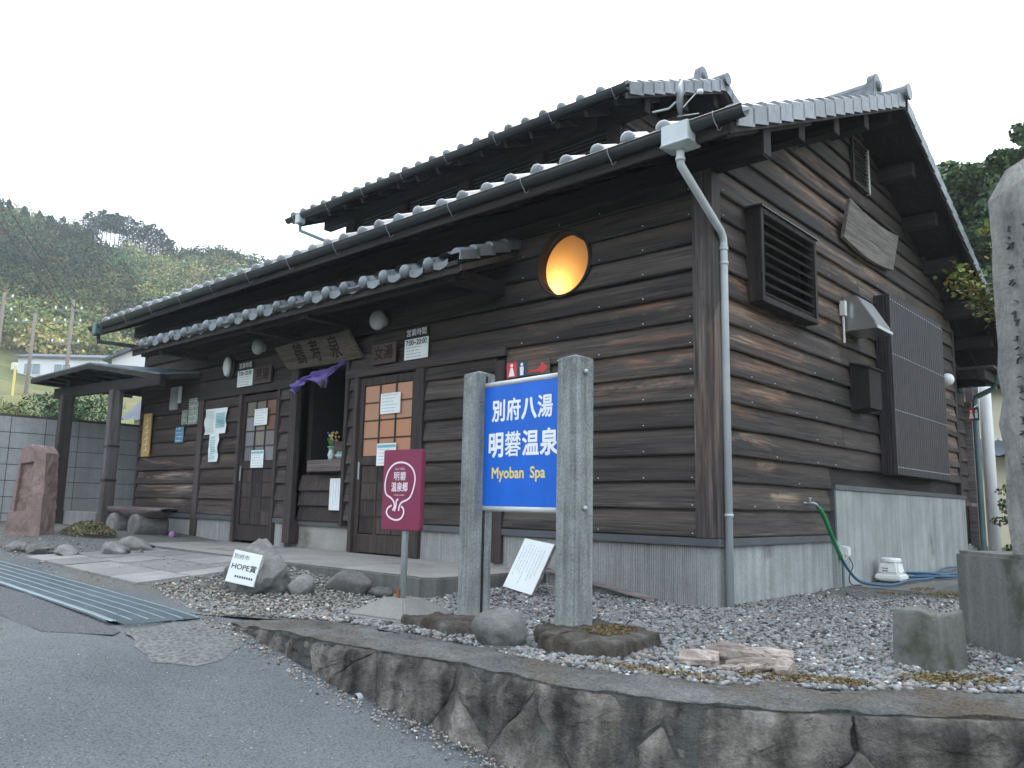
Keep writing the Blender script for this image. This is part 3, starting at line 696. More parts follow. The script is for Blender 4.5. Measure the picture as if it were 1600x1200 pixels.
for k in range(14):
    z0 = Z0 + PIT * k; z1 = z0 + PIT + .012
    segs = [(-.142, -2.205)] if k >= 8 and not (9 <= k <= 12) else [(-2.205, -.142)]
    segs = []
    if k < 8: segs += [(-2.205, -.142, 'front_wood'), (-3.385, -2.345, 'front_wood'), (-4.738, -4.625, 'trim_wood_x'), (-6.23, -5.985, 'trim_wood_x'), (-8.295, -7.28, 'left_wood'), (-10.47, -8.455, 'left_wood')]
    else:
        if k in (10, 11, 12): round_board(-4.3, -1.5, z0, z1, True); round_board(-1.5, -.142, z0, z1, False)
        else: segs += [(-4.3, -.142, 'front_wood')]
        if k == 9: z1 = 2.672
        if k == 8: segs += [(-4.8, -4.3, 'front_wood'), (-8.35, -5.82, 'front_wood'), (-10.47, -8.35, 'left_wood')]; 
        else:
            segs += [(-8.35, -4.3, 'front_wood'), (-10.47, -8.35, 'left_wood')]
    for a, b, m in segs:
        if k == 7 and a > -4 or k == 7 and a < -8: pass
        board('x', a, b, z0, min(z1, 3.56), m, front)
k = 0
while True:
    z0 = Z0 + PIT * k; z1 = z0 + PIT + .012; k += 1
    ya, yb = .10, BW - .1
    if z0 < 1.0: yb = 2.27
    lim = (z1 + .12 - 3.82) / SLOPE
    if z0 > 5.15: break
    if lim > ya: 
        ya = max(.1, (z0 + .12 - 3.82) / SLOPE + .02)
    yb2 = min(yb, 2 * RY - ya) if ya > .1 else yb
    if yb2 - ya < .15: break
    cut = None
    if ya > .1: cut = (PIT / SLOPE * .98, PIT / SLOPE * .98)
    if cut and (yb2 - ya) < 2 * cut[0]: cut = ((yb2 - ya) / 2.02, (yb2 - ya) / 2.02)
    if cut is None and yb2 - ya > 3 and z0 > .9:
        j = 3.1 + rnd.uniform(-.6, 2.2); board('y', ya, j, z0, z1, 'side_wood', side); board('y', j + .004, yb2, z0, z1, 'side_wood', side)
    else: board('y', ya, yb2, z0, z1, 'side_wood', side, cut)
# posts and trims
def part(name, mat, parent=house, bevel=0, smooth=False, **kw):
    return lambda mb: mb.build(name, mat, parent, bevel=bevel, smooth=smooth, **kw)
def pbox(name, mat, x0, x1, y0, y1, z0, z1, parent=house, bevel=.004, **kw):
    mb = MB(); mb.box(x0, x1, y0, y1, z0, z1); return mb.build(name, mat, parent, bevel=bevel, **kw)
pbox('corner_post', 'post_wood', -.138, .046, -.052, .1, FZ + .024, 3.5)
pbox('wall_post', 'trim_wood', -2.342, -2.208, -.052, .02, .2, 2.15)
pbox('wall_post', 'trim_wood', -8.452, -8.298, -.054, .02, .2, 2.19)
pbox('wall_post', 'dark_wood_z', BL - .02, -10.473, -.03, .1, FZ + .02, 3.5)
pbox('wall_post', 'trim_wood', -5.98, -5.82, -.056, .2, .22, 2.46)
pbox('wall_post', 'trim_wood', -4.8, -4.742, -.056, .2, .46, 2.46)
pbox('lintel_rail', 'trim_wood_x', -8.5, -5.82, -.06, .018, 2.19, 2.285); pbox('lintel_rail', 'trim_wood_x', -4.8, -2.2, -.06, .018, 2.19, 2.285)
pbox('wall_post', 'dark_wood_z', -.1, .034, BW - .098, BW + .02, 1.0, 3.4)
# concrete footing and flashing
def ribbed(name, x0, x1, y, z0, z1):
    mb = MB(); n = int((x1 - x0) / .017) * 2; prof = [(x0 + (x1 - x0) * i / n, y - (.004 if i % 2 else 0)) for i in range(n + 1)]
    mb.grid(n, 1, lambda u, v: (prof[round(u * n)][0], prof[round(u * n)][1], z0 + v * (z1 - z0))); mb.box(x0, x1, y + .003, y + .15, z0, z1); return mb.build(name, 'rib_concrete', house)
ribbed('footing', -3.45, -.002, -.012, -.1, .458); ribbed('footing', -8.3, -7.28, -.012, .1, .458); ribbed('footing', -10.5, -8.455, -.012, .05, .458)
ribbed('footing', -6.22, -5.985, -.012, .1, .458)
pbox('footing', 'platform_concrete', -5.98, -4.64, .09, .24, .1, .44, bevel=0)
mb = MB(); mb.box(-.15, .012, -.014, 2.29, -.1, .458); mb.build('footing', 'side_concrete', house)
mb = MB(); mb.box(-.15, .055, 2.292, BW, -.1, .958); mb.build('footing', 'side_concrete', house)
def flash(x0, x1, y0, y1, z0, z1): pbox('flashing', 'flashing', x0, x1, y0, y1, z0, z1, bevel=.003)
flash(-3.46, .046, -.046, .02, .46, .522); flash(-8.297, -7.27, -.046, .02, .46, .522); flash(BL, -8.455, -.046, .02, .46, .522); flash(-6.24, -5.985, -.046, .02, .46, .522); flash(-5.81, -4.64, .06, .12, .442, .5)
flash(.002, .046, .021, 2.275, .46, .522); flash(-.02, .072, 2.278, BW + .01, .96, 1.01); flash(.004, .07, 2.245, 2.29, .462, .958)
# roof structure ------------------------------------------------
GX, EY = .58, -.62; EB = 8.5       # verge plane and eave line
roof = MB()
LX = -11.15
for ye in (EY, EB):
    roof.prism([(LX, ye, rz_(ye) - .045), (LX, RY, rz_(RY) - .045), (LX, RY, rz_(RY) - .006), (LX, ye, rz_(ye) - .006)], (GX - .02 - LX, 0, 0))
main_roof = roof.build('main_roof', 'dark_wood_y', house, recalc=True)
def rafters(xs_, y0, y1, zf, parent, w=.05, h=.075):
    for x in xs_:
        mb = MB(); mb.beam((x, y0, zf(y0) - .05 - h / 2), (x, y1, zf(y1) - .05 - h / 2), w, h); mb.build('rafter', 'dark_wood_y', parent)
rafters(np.arange(-10.9, .5, .42), EY + .03, 1.0, rz_, main_roof); 
rafters(np.arange(-10.9, .5, .84), 2 * RY - 1.0, EB - .03, rz_, main_roof)
for y in (.02, .9, 1.75, 2.6, RY, 4.2, 5.05, 5.9, 6.8, 7.65):      # purlin ends under the verge
    zt = rz_(y) - .048 - (.0 if y != .02 else .02); hh = .24 if y in (.02, 6.8) else .17; ex = .5 if y in (.02, 6.8) else .42
    mb = MB(); mb.box(-.3, ex, y - .07, y + .07, zt - hh - (.03 if y != RY else 0), zt - .03); mb.build('purlin', 'dark_wood_x', main_roof, bevel=.006)
mb = MB(); mb.box(-11.05, .49, -.045, .06, 3.48, 3.66); mb.build('wall_plate', 'dark_wood_x', main_roof)
for ye in (EY - .04, EB + .04):                               # barge boards
    for gx_, gx1 in ((GX - .045, GX - .012), (LX - .03, LX)):
        rm = RY - .001 if ye < RY else RY + .001
        mb = MB(); mb.prism([(gx_, ye, rz_(ye) - .115), (gx_, rm, rz_(RY) - .115), (gx_, rm, rz_(RY) - .002), (gx_, ye, rz_(ye) - .002)], (gx1 - gx_, 0, 0)); mb.build('barge_board', 'dark_wood_y', main_roof, recalc=True)
pbox('fascia', 'dark_wood_x', LX, GX - .05, EY - .03, EY, RZE - .12, RZE - .008, main_roof)

def field(name, x0, x1, ye, ym, zf, pitch, parent, course=.24, phase=0, lift=.06):
    """wavy pantile surface, one joined piece"""
    n = int(round((x1 - x0) / pitch)) * 7; L = abs(ym - ye); m = max(1, int(L / course)); sgn = 1 if ym > ye else -1; vs = []; rows = []
    for j in range(m):
        for e in (0, .999):
            y = ye + sgn * L * (j + e) / m; rows.append((y, zf(y) + lift + (.02 if e == 0 else 0)))
    def prof(u): 
        q = (u + phase) % 1.0
        return .038 * math.sin(math.pi * q / .42) if q < .42 else -.012 * math.sin(math.pi * (q - .42) / .58)
    for y, z in rows:
        for i in range(n + 1): vs.append((x0 + (x1 - x0) * i / n, y, z + prof(i / 7)))
    W_ = n + 1; fs = [(j * W_ + i, j * W_ + i + 1, (j + 1) * W_ + i + 1, (j + 1) * W_ + i) for j in range(len(rows) - 1) for i in range(n)]
    if sgn < 0: fs = [f[::-1] for f in fs]
    mb = MB(); mb.add(vs, fs); return mb.build(name, 'roof_tile', parent, smooth=False, kind='stuff')
def eave_tile_mesh(p, ball=True, run=.26, slope=SLOPE, skirt=.05):
    """one pantile of the eave: half-round roll with a round knob and a hanging pan with a curved lip"""
    mb = MB(); rr = p * .19; n = 14; up = []
    def zc(u):
        if u < .38: return rr * math.sin(math.pi * u / .38) * .95
        return -.02 * math.sin(math.pi * (u - .38) / .62)
    def top(i, t_): u = i / n; return (u * p, t_ * run, zc(u) + t_ * run * slope + (.012 * (1 - t_)))
    mb.grid(n, 2, lambda u, v: top(u * n, v))
    mb.grid(n, 1, lambda u, v: (u * p, -.001, zc(u) + .012 - (1 - v) * ((skirt if u > .38 else .02) + .014 * math.sin(math.pi * max(0, (u - .38) / .62)))))
    mb.grid(n, 1, lambda u, v: (u * p, v * .12, zc(u) + .012 - ((skirt if u > .38 else .02) + .014 * math.sin(math.pi * max(0, (u - .38) / .62))) + v * .05), flip=True)
    if ball: mb.lathe([(.0015, -.04), (rr * .55, -.036), (rr * .92, -.02), (rr * 1.06, 0), (rr * 1.06, .03), (rr * .9, .035)], (p * .19, -.002, rr * .25), 14, 'y')
    return mb.mesh('eave_tile', 'roof_tile', smooth=True)
def verge_tile_mesh(course, drop=.12, slope=SLOPE):
    """verge tile: roll along the edge with a hanging skirt; runs upslope along +Y, outer face at x=0"""
    mb = MB(); L = course + .03; t_ = .03
    def P3(x, s2, h): return (x, s2, h + s2 * slope + .03 * (1 - s2 / L))
    a = [(-.13, .035), (-.09, .062), (-.045, .06), (0, .03), (.0, -drop), (-.016, -drop), (-.016, .01), (-.13, .01)]
    vs = [P3(x, 0, h) for x, h in a] + [P3(x, L, h) for x, h in a]; n = len(a)
    mb.add(vs, [(i, (i + 1) % n, n + (i + 1) % n, n + i) for i in range(n)] + [tuple(range(n))[::-1], tuple(range(n, 2 * n))])
    return mb.mesh('verge_tile', 'roof_tile', recalc=True)
def mirrored(me, name):
    m2 = me.copy(); m2.name = name
    for v in m2.vertices: v.co.y = -v.co.y
    m2.flip_normals(); return m2
# main roof tiles
PM = .315
em = eave_tile_mesh(PM, skirt=.012)
x = GX - .13 - PM; n_e = 0
xe0 = .28 - PM * .19 - PM
xx = xe0 + PM * 0
first = xe0 + PM
for k in range(-1, 36):
    x_ = first - k * PM
    if x_ + PM > GX - .05 or x_ < LX - .05: continue
    link(em, 'eave_tile', main_roof, (x_ + rnd.uniform(-.006, .006), EY - .04 + rnd.uniform(-.012, .012), rz_(EY - .04) + .092 + rnd.uniform(-.006, .006)), (0, rnd.uniform(-.02, .02), 0)); n_e += 1
field('roof_tiles', LX, GX - .1, EY + .15, RY, rz_, PM, main_roof)
field('roof_tiles', LX, GX - .1, EB + .05, RY, rz_, PM, main_roof)
vt = verge_tile_mesh(.235); vtm = mirrored(vt, 'verge_tile_back')
for k in range(17):
    y = EY - .03 + k * .235; link(vt, 'verge_tile', main_roof, (GX + .012, y, rz_(y) + .02))
for k in range(22):
    y = RY + .1 + (k + 1) * .235; link(vtm, 'verge_tile', main_roof, (GX + .012, y, rz_(y) + .02))
# ridge with end ornament
mb = MB(); mb.box(-11.0, .3, RY - .1, RY + .1, rz_(RY) + .02, rz_(RY) + .17); mb.box(-11.0, .3, RY - .075, RY + .075, rz_(RY) + .17, rz_(RY) + .24); mb.tube([(-11.0, RY, rz_(RY) + .255), (.3, RY, rz_(RY) + .255)], .07, 12); mb.build('ridge', 'roof_tile', main_roof, bevel=.01)
mb = MB(); mb.tube([(.3, RY, rz_(RY) + .07), (GX + .05, RY, rz_(RY) + .07)], .085, 14); mb.lathe([(.001, .0), (.095, .0), (.095, .02), (.001, .02)], (GX + .04, RY, rz_(RY) + .07), 16, 'x'); mb.build('ridge_end', 'roof_tile', main_roof)
def oni(x, z, parent, s_=1.0):
    mb = MB(); pts = []
    for a in np.linspace(0, math.pi, 15): pts.append((.14 * math.cos(a), .2 + .16 * math.sin(a)))
    pts = [(.2, .0), (.17, .08)] + pts + [(-.17, .08), (-.2, 0)]
    mb.prism([(x, RY + a * s_, z + b * s_) for a, b in pts], (.09, 0, 0)); mb.lathe([(.001, 0), (.075 * s_, 0), (.06 * s_, .03), (.001, .035)], (x + .09, RY, z + .2 * s_), 16, 'x')
    return mb.build('ridge_ornament', 'roof_tile', parent, bevel=.008, recalc=True)
oni(.22, rz_(RY) + .06, main_roof, .95)
# gutters
def gutter(x0, x1, y, z, parent, r_=.062):
    g = MB(); prof = [(-math.cos(a) * r_, -math.sin(a) * r_ * 1.15) for a in np.linspace(0, math.pi, 11)]; ins = [(a * .93, b * .95 + .002) for a, b in prof][::-1]
    ring = prof + ins; g.prism([(x0, y + a, z + b) for a, b in ring], (x1 - x0, 0, 0)); g.tube([(x0, y - r_, z), (x1, y - r_, z)], .008, 6)
    return g.build('gutter', 'gutter_paint', parent, recalc=True)
gut = gutter(-11.25, .66, -.675, 3.575, house)
def bracket(x, y, z, par):
    mb = MB(); r_ = .068; pts = [(x, y - r_ - .004, z + .01), (x, y - r_ - .004, z - .02), (x, y - r_ * .72, z - .06), (x + .01, y - .028, z - .095), (x + .015, y - .02, z - .125), (x + .02, y + .0, z - .115), (x + .02, y + .035, z - .07)]
    mb.tube(pts, .004, 6); mb.build('gutter_bracket', 'bracket_dull', par, smooth=True)
for k in range(13): bracket(.44 - k * .93 - (.0 if k else 0), -.675, 3.575, gut)
# rain water head and downpipe
mb = MB(); cx, cy, cz = .13, -.675, 3.50
def ringp(sx, sy, z, cx=cx, cy=cy): return [(cx - sx, cy - sy, z), (cx + sx, cy - sy, z), (cx + sx, cy + sy, z), (cx - sx, cy + sy, z)]
vs = ringp(.115, .085, 3.59) + ringp(.115, .085, 3.44) + ringp(.13, .1, 3.425) + ringp(.05, .05, 3.40); fs = []
for a in range(3): fs += [(a * 4 + k, a * 4 + (k + 1) % 4, a * 4 + 4 + (k + 1) % 4, a * 4 + 4 + k) for k in range(4)]
fs += [(0, 1, 2, 3), (15, 14, 13, 12)]; mb.add(vs, fs); mb.build('rainwater_head', 'pipe_paint', house, recalc=True, bevel=.006)
mb = MB(); mb.tube([(.13, -.675, 3.42), (.13, -.675, 3.33), (.125, -.66, 3.29), (.085, .02, 2.97), (.07, .085, 2.93), (.068, .095, 2.88), (.068, .095, -.05)], .031, 14)
for z in (3.33, 2.84, 2.72, .70): mb.tube([(.068 if z < 3 else .13, .095 if z < 3 else -.675, z - .012), (.068 if z < 3 else .13, .095 if z < 3 else -.675, z + .012)], .037, 14)
mb.tube([(.068, .095, 3.30 - .45), (.068, .095, 2.86)], .037, 14)
mb.build('downpipe', 'pipe_paint', house, smooth=True)
mb = MB(); mb.tube([(.045, .15, .5), (.045, .15, -.03)], .016, 8); mb.build('dark_tube', 'pipe_dark', house, smooth=True)  # thin dark tube beside the downpipe, footing height only
# left downpipe from gutter end to the canopy
mb = MB(); mb.box(-11.02, -10.86, -.75, -.59, 3.42, 3.6); mb.build('rainwater_head', 'pipe_dark', house, bevel=.01)
mb = MB(); mb.tube([(-10.94, -.67, 3.42), (-10.93, -.66, 3.3), (-9.85, -.3, 3.12), (-9.3, -.2, 3.05)], .032, 10); mb.build('downpipe', 'dark_wood_x', house, smooth=True)

# canopy over the entrance ------------------------------------------------
CX0, CX1, CE, CS = -9.2, -2.08, -.82, .4
def cz_(y): return 3.28 + CS * y
mb = MB(); mb.prism([(CX0, CE, cz_(CE) - .04), (CX0, 0.0, cz_(0) - .04), (CX0, 0.0, cz_(0)), (CX0, CE, cz_(CE))], (CX1 - .03 - CX0, 0, 0)); can = mb.build('canopy', 'dark_wood_x', house, recalc=True)
PC = .333; ce = eave_tile_mesh(PC, slope=CS, skirt=.055)
for k in range(21):
    x_ = -2.51 - PC * .19 - (k - 1) * PC
    if x_ + PC > CX1 + .02: continue
    link(ce, 'eave_tile', can, (x_ + rnd.uniform(-.007, .007), CE + rnd.uniform(-.012, .012), cz_(CE) + .02 + rnd.uniform(-.007, .007)), (0, rnd.uniform(-.025, .025), 0))
field('canopy_tiles', CX0, CX1 - .05, CE + .1, -.04, cz_, PC, can)
cv = verge_tile_mesh(.22, .06, CS)
for k in range(4): link(cv, 'verge_tile', can, (CX1 + .02, CE - .01 + k * .21, cz_(CE + k * .21) + .025))
pbox('fascia', 'dark_wood_x', CX0, CX1 - .03, CE + .03, CE + .055, cz_(CE) - .11, cz_(CE) - .02, can)
mb = MB(); mb.prism([(CX1 - .03, CE + .03, cz_(CE) - .1), (CX1 - .03, -.02, cz_(0) - .11), (CX1 - .03, -.02, cz_(0) - .05), (CX1 - .03, CE + .03, cz_(CE) - .04)], (.03, 0, 0)); mb.build('barge_board', 'trim_wood_x', can, recalc=True)
rafters(np.arange(-9.1, -2.1, .38), CE + .06, -.05, lambda y: cz_(y) + .01, can, .04, .06)
for x_ in (-2.3, -4.7, -5.95, -8.4):
    mb = MB(); mb.box(x_ - .06, x_ + .06, -.72, -.03, 2.8, 2.93); mb.build('bracket_beam', 'dark_wood_y', can)
pbox('canopy_beam', 'dark_wood_x', CX0 + .1, CX1 - .1, -.7, -.6, 2.835, 2.9, can)

# upper roof (clerestory) ------------------------------------------------
UX0, UX1, UE = -8.25, -1.6, 1.2
def uz_(y): return 5.31 + SLOPE * ((y if y <= RY else 2 * RY - y) - 1.24)
mb = MB()
for s2 in (1, -1):
    f = (lambda y: y) if s2 == 1 else (lambda y: 2 * RY - y)
    mb.prism([(UX0, f(UE), uz_(UE) - .045), (UX0, f(RY), uz_(RY) - .045), (UX0, f(RY), uz_(RY) - .006), (UX0, f(UE), uz_(UE) - .006)], (UX1 - UX0, 0, 0))
ur = mb.build('upper_roof', 'dark_wood_y', house, recalc=True)
for k in range(24):
    x_ = UX1 - .1 - (k + 1) * .28
    if x_ < UX0 - .05: break
for k in range(23): 
    x_ = UX1 - .14 - (k + 1) * .282
    link(em, 'eave_tile', ur, (x_, UE - .04, uz_(UE - .04) + .088)).scale = (.9, 1, .9)
field('roof_tiles', UX0, UX1 - .1, UE + .15, RY, uz_, .29, ur); field('roof_tiles', UX0, UX1 - .1, 2 * RY - UE, RY, uz_, .29, ur)
for k in range(10):
    y = UE - .02 + k * .225; link(vt, 'verge_tile', ur, (UX1 + .03, y, uz_(y) + .02)); link(vtm, 'verge_tile', ur, (UX1 + .03, 2 * RY - y, uz_(y) + .02))
mb = MB(); mb.box(UX0, UX1 - .3, RY - .1, RY + .1, uz_(RY) + .02, uz_(RY) + .17); mb.tube([(UX0, RY, uz_(RY) + .2), (UX1 - .3, RY, uz_(RY) + .2)], .07, 12); mb.build('ridge', 'roof_tile', ur)
mb = MB(); mb.tube([(UX1 - .3, RY, uz_(RY) + .07), (UX1 + .06, RY, uz_(RY) + .07)], .085, 14); mb.build('ridge_end', 'roof_tile', ur)
oni(UX1 - .38, uz_(RY) + .05, ur, .9)
for s2 in (1, -1):
    f = (lambda y: y) if s2 == 1 else (lambda y: 2 * RY - y)
    mb = MB(); mb.prism([(UX1 - .03, f(UE - .03), uz_(UE) - .12), (UX1 - .03, f(RY - .001), uz_(RY) - .115), (UX1 - .03, f(RY - .001), uz_(RY) - .004), (UX1 - .03, f(UE - .03), uz_(UE) - .01)], (.03, 0, 0)); mb.build('barge_board', 'trim_wood_x', ur, recalc=True)
rafters(np.arange(-8.1, -1.7, .42), UE + .03, 2.1, uz_, ur)
for y in (1.75, 2.6, RY, 4.2, 5.05):
    mb = MB(); mb.box(-2.4, UX1 - .12, y - .06, y + .06, uz_(y) - .27, uz_(y) - .06); mb.build('purlin', 'dark_wood_x', ur, bevel=.005)
mb = MB(); mb.box(-8.05, -2.4, 1.68, 1.82, uz_(1.75) - .3, uz_(1.75) - .08); mb.build('wall_plate', 'dark_wood_x', ur)
ug = gutter(-8.3, UX1 + .02, UE - .055, uz_(UE) + .02, house, .058)
for k in range(8): bracket(UX1 - .15 - k * .9, UE - .055, uz_(UE) + .02, ug)
mb = MB(); mb.box(-7.99, -7.86, UE - .12, UE + .0, uz_(UE) - .13, uz_(UE) + .03); mb.build('rainwater_head', 'pipe_paint', house, bevel=.01)
mb = MB(); mb.tube([(-7.92, UE - .06, uz_(UE) - .12), (-7.92, UE - .05, uz_(UE) - .24), (-7.2, 1.25, 4.72), (-6.9, 1.25, 4.5)], .028, 10); mb.build('downpipe', 'pipe_dark', house, smooth=True)
uw = MB(); uw.box(-7.6, -2.1, 1.8, 5.0, 4.3, uz_(1.75) - .05); uw.prism([(-2.1, 1.8, uz_(1.8) - .06), (-2.1, 5.0, uz_(5.0) - .06), (-2.1, RY, uz_(RY) - .06)], (-.1, 0, 0))
uwall = uw.build('upper_wall', 'dark_wood_y', house)
for x0_, x1_ in ((-7.05, -6.2), (-5.9, -4.9), (-4.55, -3.5), (-3.2, -2.25)):
    lv = MB(); lv.box(x0_, x1_, 1.79, 1.798, 4.6, 5.25); lo_ = lv.build('louvre', 'black', uwall)
    for k in range(11):
        z = 4.66 + k * .055; mb = MB(); mb.obox(((x0_ + x1_) / 2, 1.765, z), ((x1_ - x0_) / 2, 0, 0), (0, .022, .018), (0, .003, -.004)); mb.build('slat', 'grey_slat', lo_)
for x_ in (-7.35, -6.05, -4.72, -3.35, -2.17): pbox('wall_post', 'dark_wood_z', x_ - .13, x_ + .07, 1.74, 1.8, 4.5, 5.26, uwall)
for k in range(9):
    z0 = 4.6 + PIT * k; ya = max(1.82, (z0 + .16 - 5.31) / SLOPE + 1.26); yb = 2 * RY - ya
    if yb - ya < .4: break
    n_ = board('y', ya, yb, z0, z0 + PIT + .01, 'side_wood', uwall, (PIT / SLOPE * .98,) * 2 if ya > 1.83 and yb - ya > 1 else None); n_.location = (-2.1, 0, 0)

# doors ------------------------------------------------
def door(x0, x1, z0, z1, name_label, pane_mats, papers=None):
    d = MB(); y = -.02; st = .07
    d.box(x0, x0 + st, y, y + .04, z0, z1); d.box(x1 - st, x1, y, y + .04, z0, z1)
    d.box(x0 + st, x1 - st, y, y + .04, z1 - .09, z1); d.box(x0 + st, x1 - st, y, y + .04, z0, z0 + .2); d.box(x0 + st, x1 - st, y, y + .04, 1.16, 1.26)
    o = d.build('door', 'door_wood', house, bevel=.003, label=name_label)
    ix0, ix1 = x0 + st, x1 - st; w = (ix1 - ix0) / 3
    zs = [1.26 + (z1 - .09 - 1.26) * k / 4 for k in range(5)]; gl = pane_mats
    for i in range(3):
        for j in range(4):
            m = gl(i, j); mb = MB(); mb.box(ix0 + i * w + .008, ix0 + (i + 1) * w - .008, y + .02, y + .026, zs[j] + .008, zs[j + 1] - .008); mb.build('pane', m, o)
            
    zl = [z0 + .2 + (1.16 - z0 - .2) * k / 4 for k in range(5)]
    for i in range(3):
        for j in range(4):
            mb = MB(); mb.box(ix0 + i * w + .008, ix0 + (i + 1) * w - .008, y + .016, y + .024, zl[j] + .008, zl[j + 1] - .008); mb.build('panel', 'door_wood', o)
    for i in (1, 2):
        mb = MB(); mb.box(ix0 + i * w - .008, ix0 + i * w + .008, y + .006, y + .034, z0 + .2, 1.16); mb.box(ix0 + i * w - .008, ix0 + i * w + .008, y + .006, y + .034, 1.26, z1 - .09); mb.build('muntin', 'door_wood', o)
    for j in (1, 2, 3):
        mb = MB(); mb.box(ix0, ix1, y + .009, y + .031, zs[j] - .007, zs[j] + .007); mb.box(ix0, ix1, y + .009, y + .031, zl[j] - .007, zl[j] + .007); mb.build('muntin', 'door_wood', o)
    mb = MB(); mb.box(x0 + .025, x0 + .05, y - .006, y + .002, 1.0, 1.2); mb.build('door_pull', 'galvanised', o)
    return o
door(-7.2, -6.29, .21, 2.17, 'dark latticed sliding door with grey and reddish panes', lambda i, j: 'pane_red' if (i == 2 and j > 1) else 'pane_grey')
door(-4.54, -3.54, .19, 2.17, 'dark latticed sliding door with orange-brown panes', lambda i, j: 'pane_warm')
for x0_, x1_ in ((-7.276, -7.205), (-6.285, -6.235), (-4.62, -4.55), (-3.53, -3.39)): pbox('door_frame', 'trim_wood', x0_, x1_, -.056, .06, .18, 2.19)
# alcove
al = MB(); al.box(-5.82, -4.8, 1.5, 1.54, .4, 2.6); al.box(-5.86, -5.82, .2, 1.54, .4, 2.6); al.box(-4.80, -4.76, .2, 1.54, .4, 2.6); al.box(-5.86, -4.76, .14, 1.54, 2.45, 2.5); al.box(-5.86, -4.76, .16, 1.54, .38, .42)
alc = al.build('alcove', 'dark_interior', house)
for k in range(3): 
    b_ = board('x', -5.815, -4.805, .5 + k * .185, .5 + (k + 1) * .185 + .01, 'door_wood', alc); b_.location = (0, .085, 0)
pbox('counter', 'bench_wood', -5.50, -4.805, -.06, .5, 1.1, 1.24, alc)
pbox('shelf', 'trim_wood_x', -5.81, -4.805, .5, .9, 1.1, 1.245, alc)
pbox('cabinet', 'small_plaque', -5.62, -4.82, .36, .5, 1.241, 1.5, alc)

# items of the alcove
v = thing('flower_vase', 'small pale green vase with yellow, white and purple flowers on the alcove counter', 'vase', (-5.12, .02, 1.241))
mb = MB(); mb.lathe([(.001, 0), (.035, 0), (.03, .02), (.045, .06), (.03, .1), (.03, .14), (.05, .16), (.046, .16), (.02, .1), (.001, .1)], n=16); mb.build('vase_body', 'vase_white', v, smooth=True)
mb = MB()
for k in range(26): 
    a = rnd.uniform(0, 6.28); r_ = rnd.uniform(0, .09); zz = rnd.uniform(.2, .34); X0, Y0, s2 = r_ * math.cos(a), r_ * math.sin(a), .018; mb.add([(X0 + s2 * dx, Y0 + s2 * dy, zz + s2 * dz) for dx, dy, dz in ((1, 0, 0), (-1, 0, 0), (0, 1, 0), (0, -1, 0), (0, 0, 1), (0, 0, -1))], [(0, 2, 4), (2, 1, 4), (1, 3, 4), (3, 0, 4), (2, 0, 5), (1, 2, 5), (3, 1, 5), (0, 3, 5)], mi=rnd.choice((0, 0, 0, 1, 2)))
for k in range(10): a = rnd.uniform(0, 6.28); mb.tube([(0, 0, .12), (.06 * math.cos(a), .06 * math.sin(a), .26)], .003, 4, mi=3)
mb.build('flowers', ['flower_yellow', 'flower_white', 'flower_purple', 'hose_green'], v)
bw = thing('bowl', 'green glazed bowl with a dark lid beside the flower vase', 'bowl', (-4.92, .06, 1.241))
mb = MB(); mb.lathe([(.001, 0), (.06, 0), (.1, .04), (.105, .055), (.09, .055), (.001, .03)], n=20); mb.build('bowl_body', 'vase_white', bw, smooth=True)
mb = MB(); mb.lathe([(.001, .05), (.095, .05), (.08, .09), (.001, .1)], n=20); mb.build('lid', 'bowl_green', bw, smooth=True)
mb = MB(); mb.obox((-5.3, .40, 1.585), (.055, 0, .012), (0, .006, 0), (-.014, .004, .075)); tagt(mb.build('picture_frame', 'picture_frame', None), 'small pale framed card leaning on the shelf above the bowl', 'picture frame')
# purple curtain
cu = thing('purple_curtain', 'bunched purple curtain hanging in the entrance under the name board', 'curtain', (-5.3, -.07, 2.3))
mb = MB()
def cur(u, v):
    x = -.68 + 1.2 * u; sag = .17 * (1 - abs(u - .12) * 1.25) if u < .6 else .17 * max(0, (1 - u) / .4) * .55
    wdt = .035 + .15 * math.exp(-((u - .58) / .13) ** 2) + .09 * math.exp(-((u - .1) / .14) ** 2) + .04 * (1 - u)
    z = .115 - sag * .9 - wdt * v + .012 * math.sin(u * 40) * v; return (x, .025 * math.sin(u * 37 + v * 4) + .03 * math.sin(v * 9 + u * 9), z)
mb.grid(60, 12, cur); mb.build('cloth', 'purple_cloth', cu, smooth=True)
mb = MB(); mb.lathe([(.001, -.2), (.028, -.2), (.022, -.12), (.008, -.09), (.001, -.09)], (.06, -.01, .02), 12); mb.build('tassel', 'name_wood', cu, smooth=True)

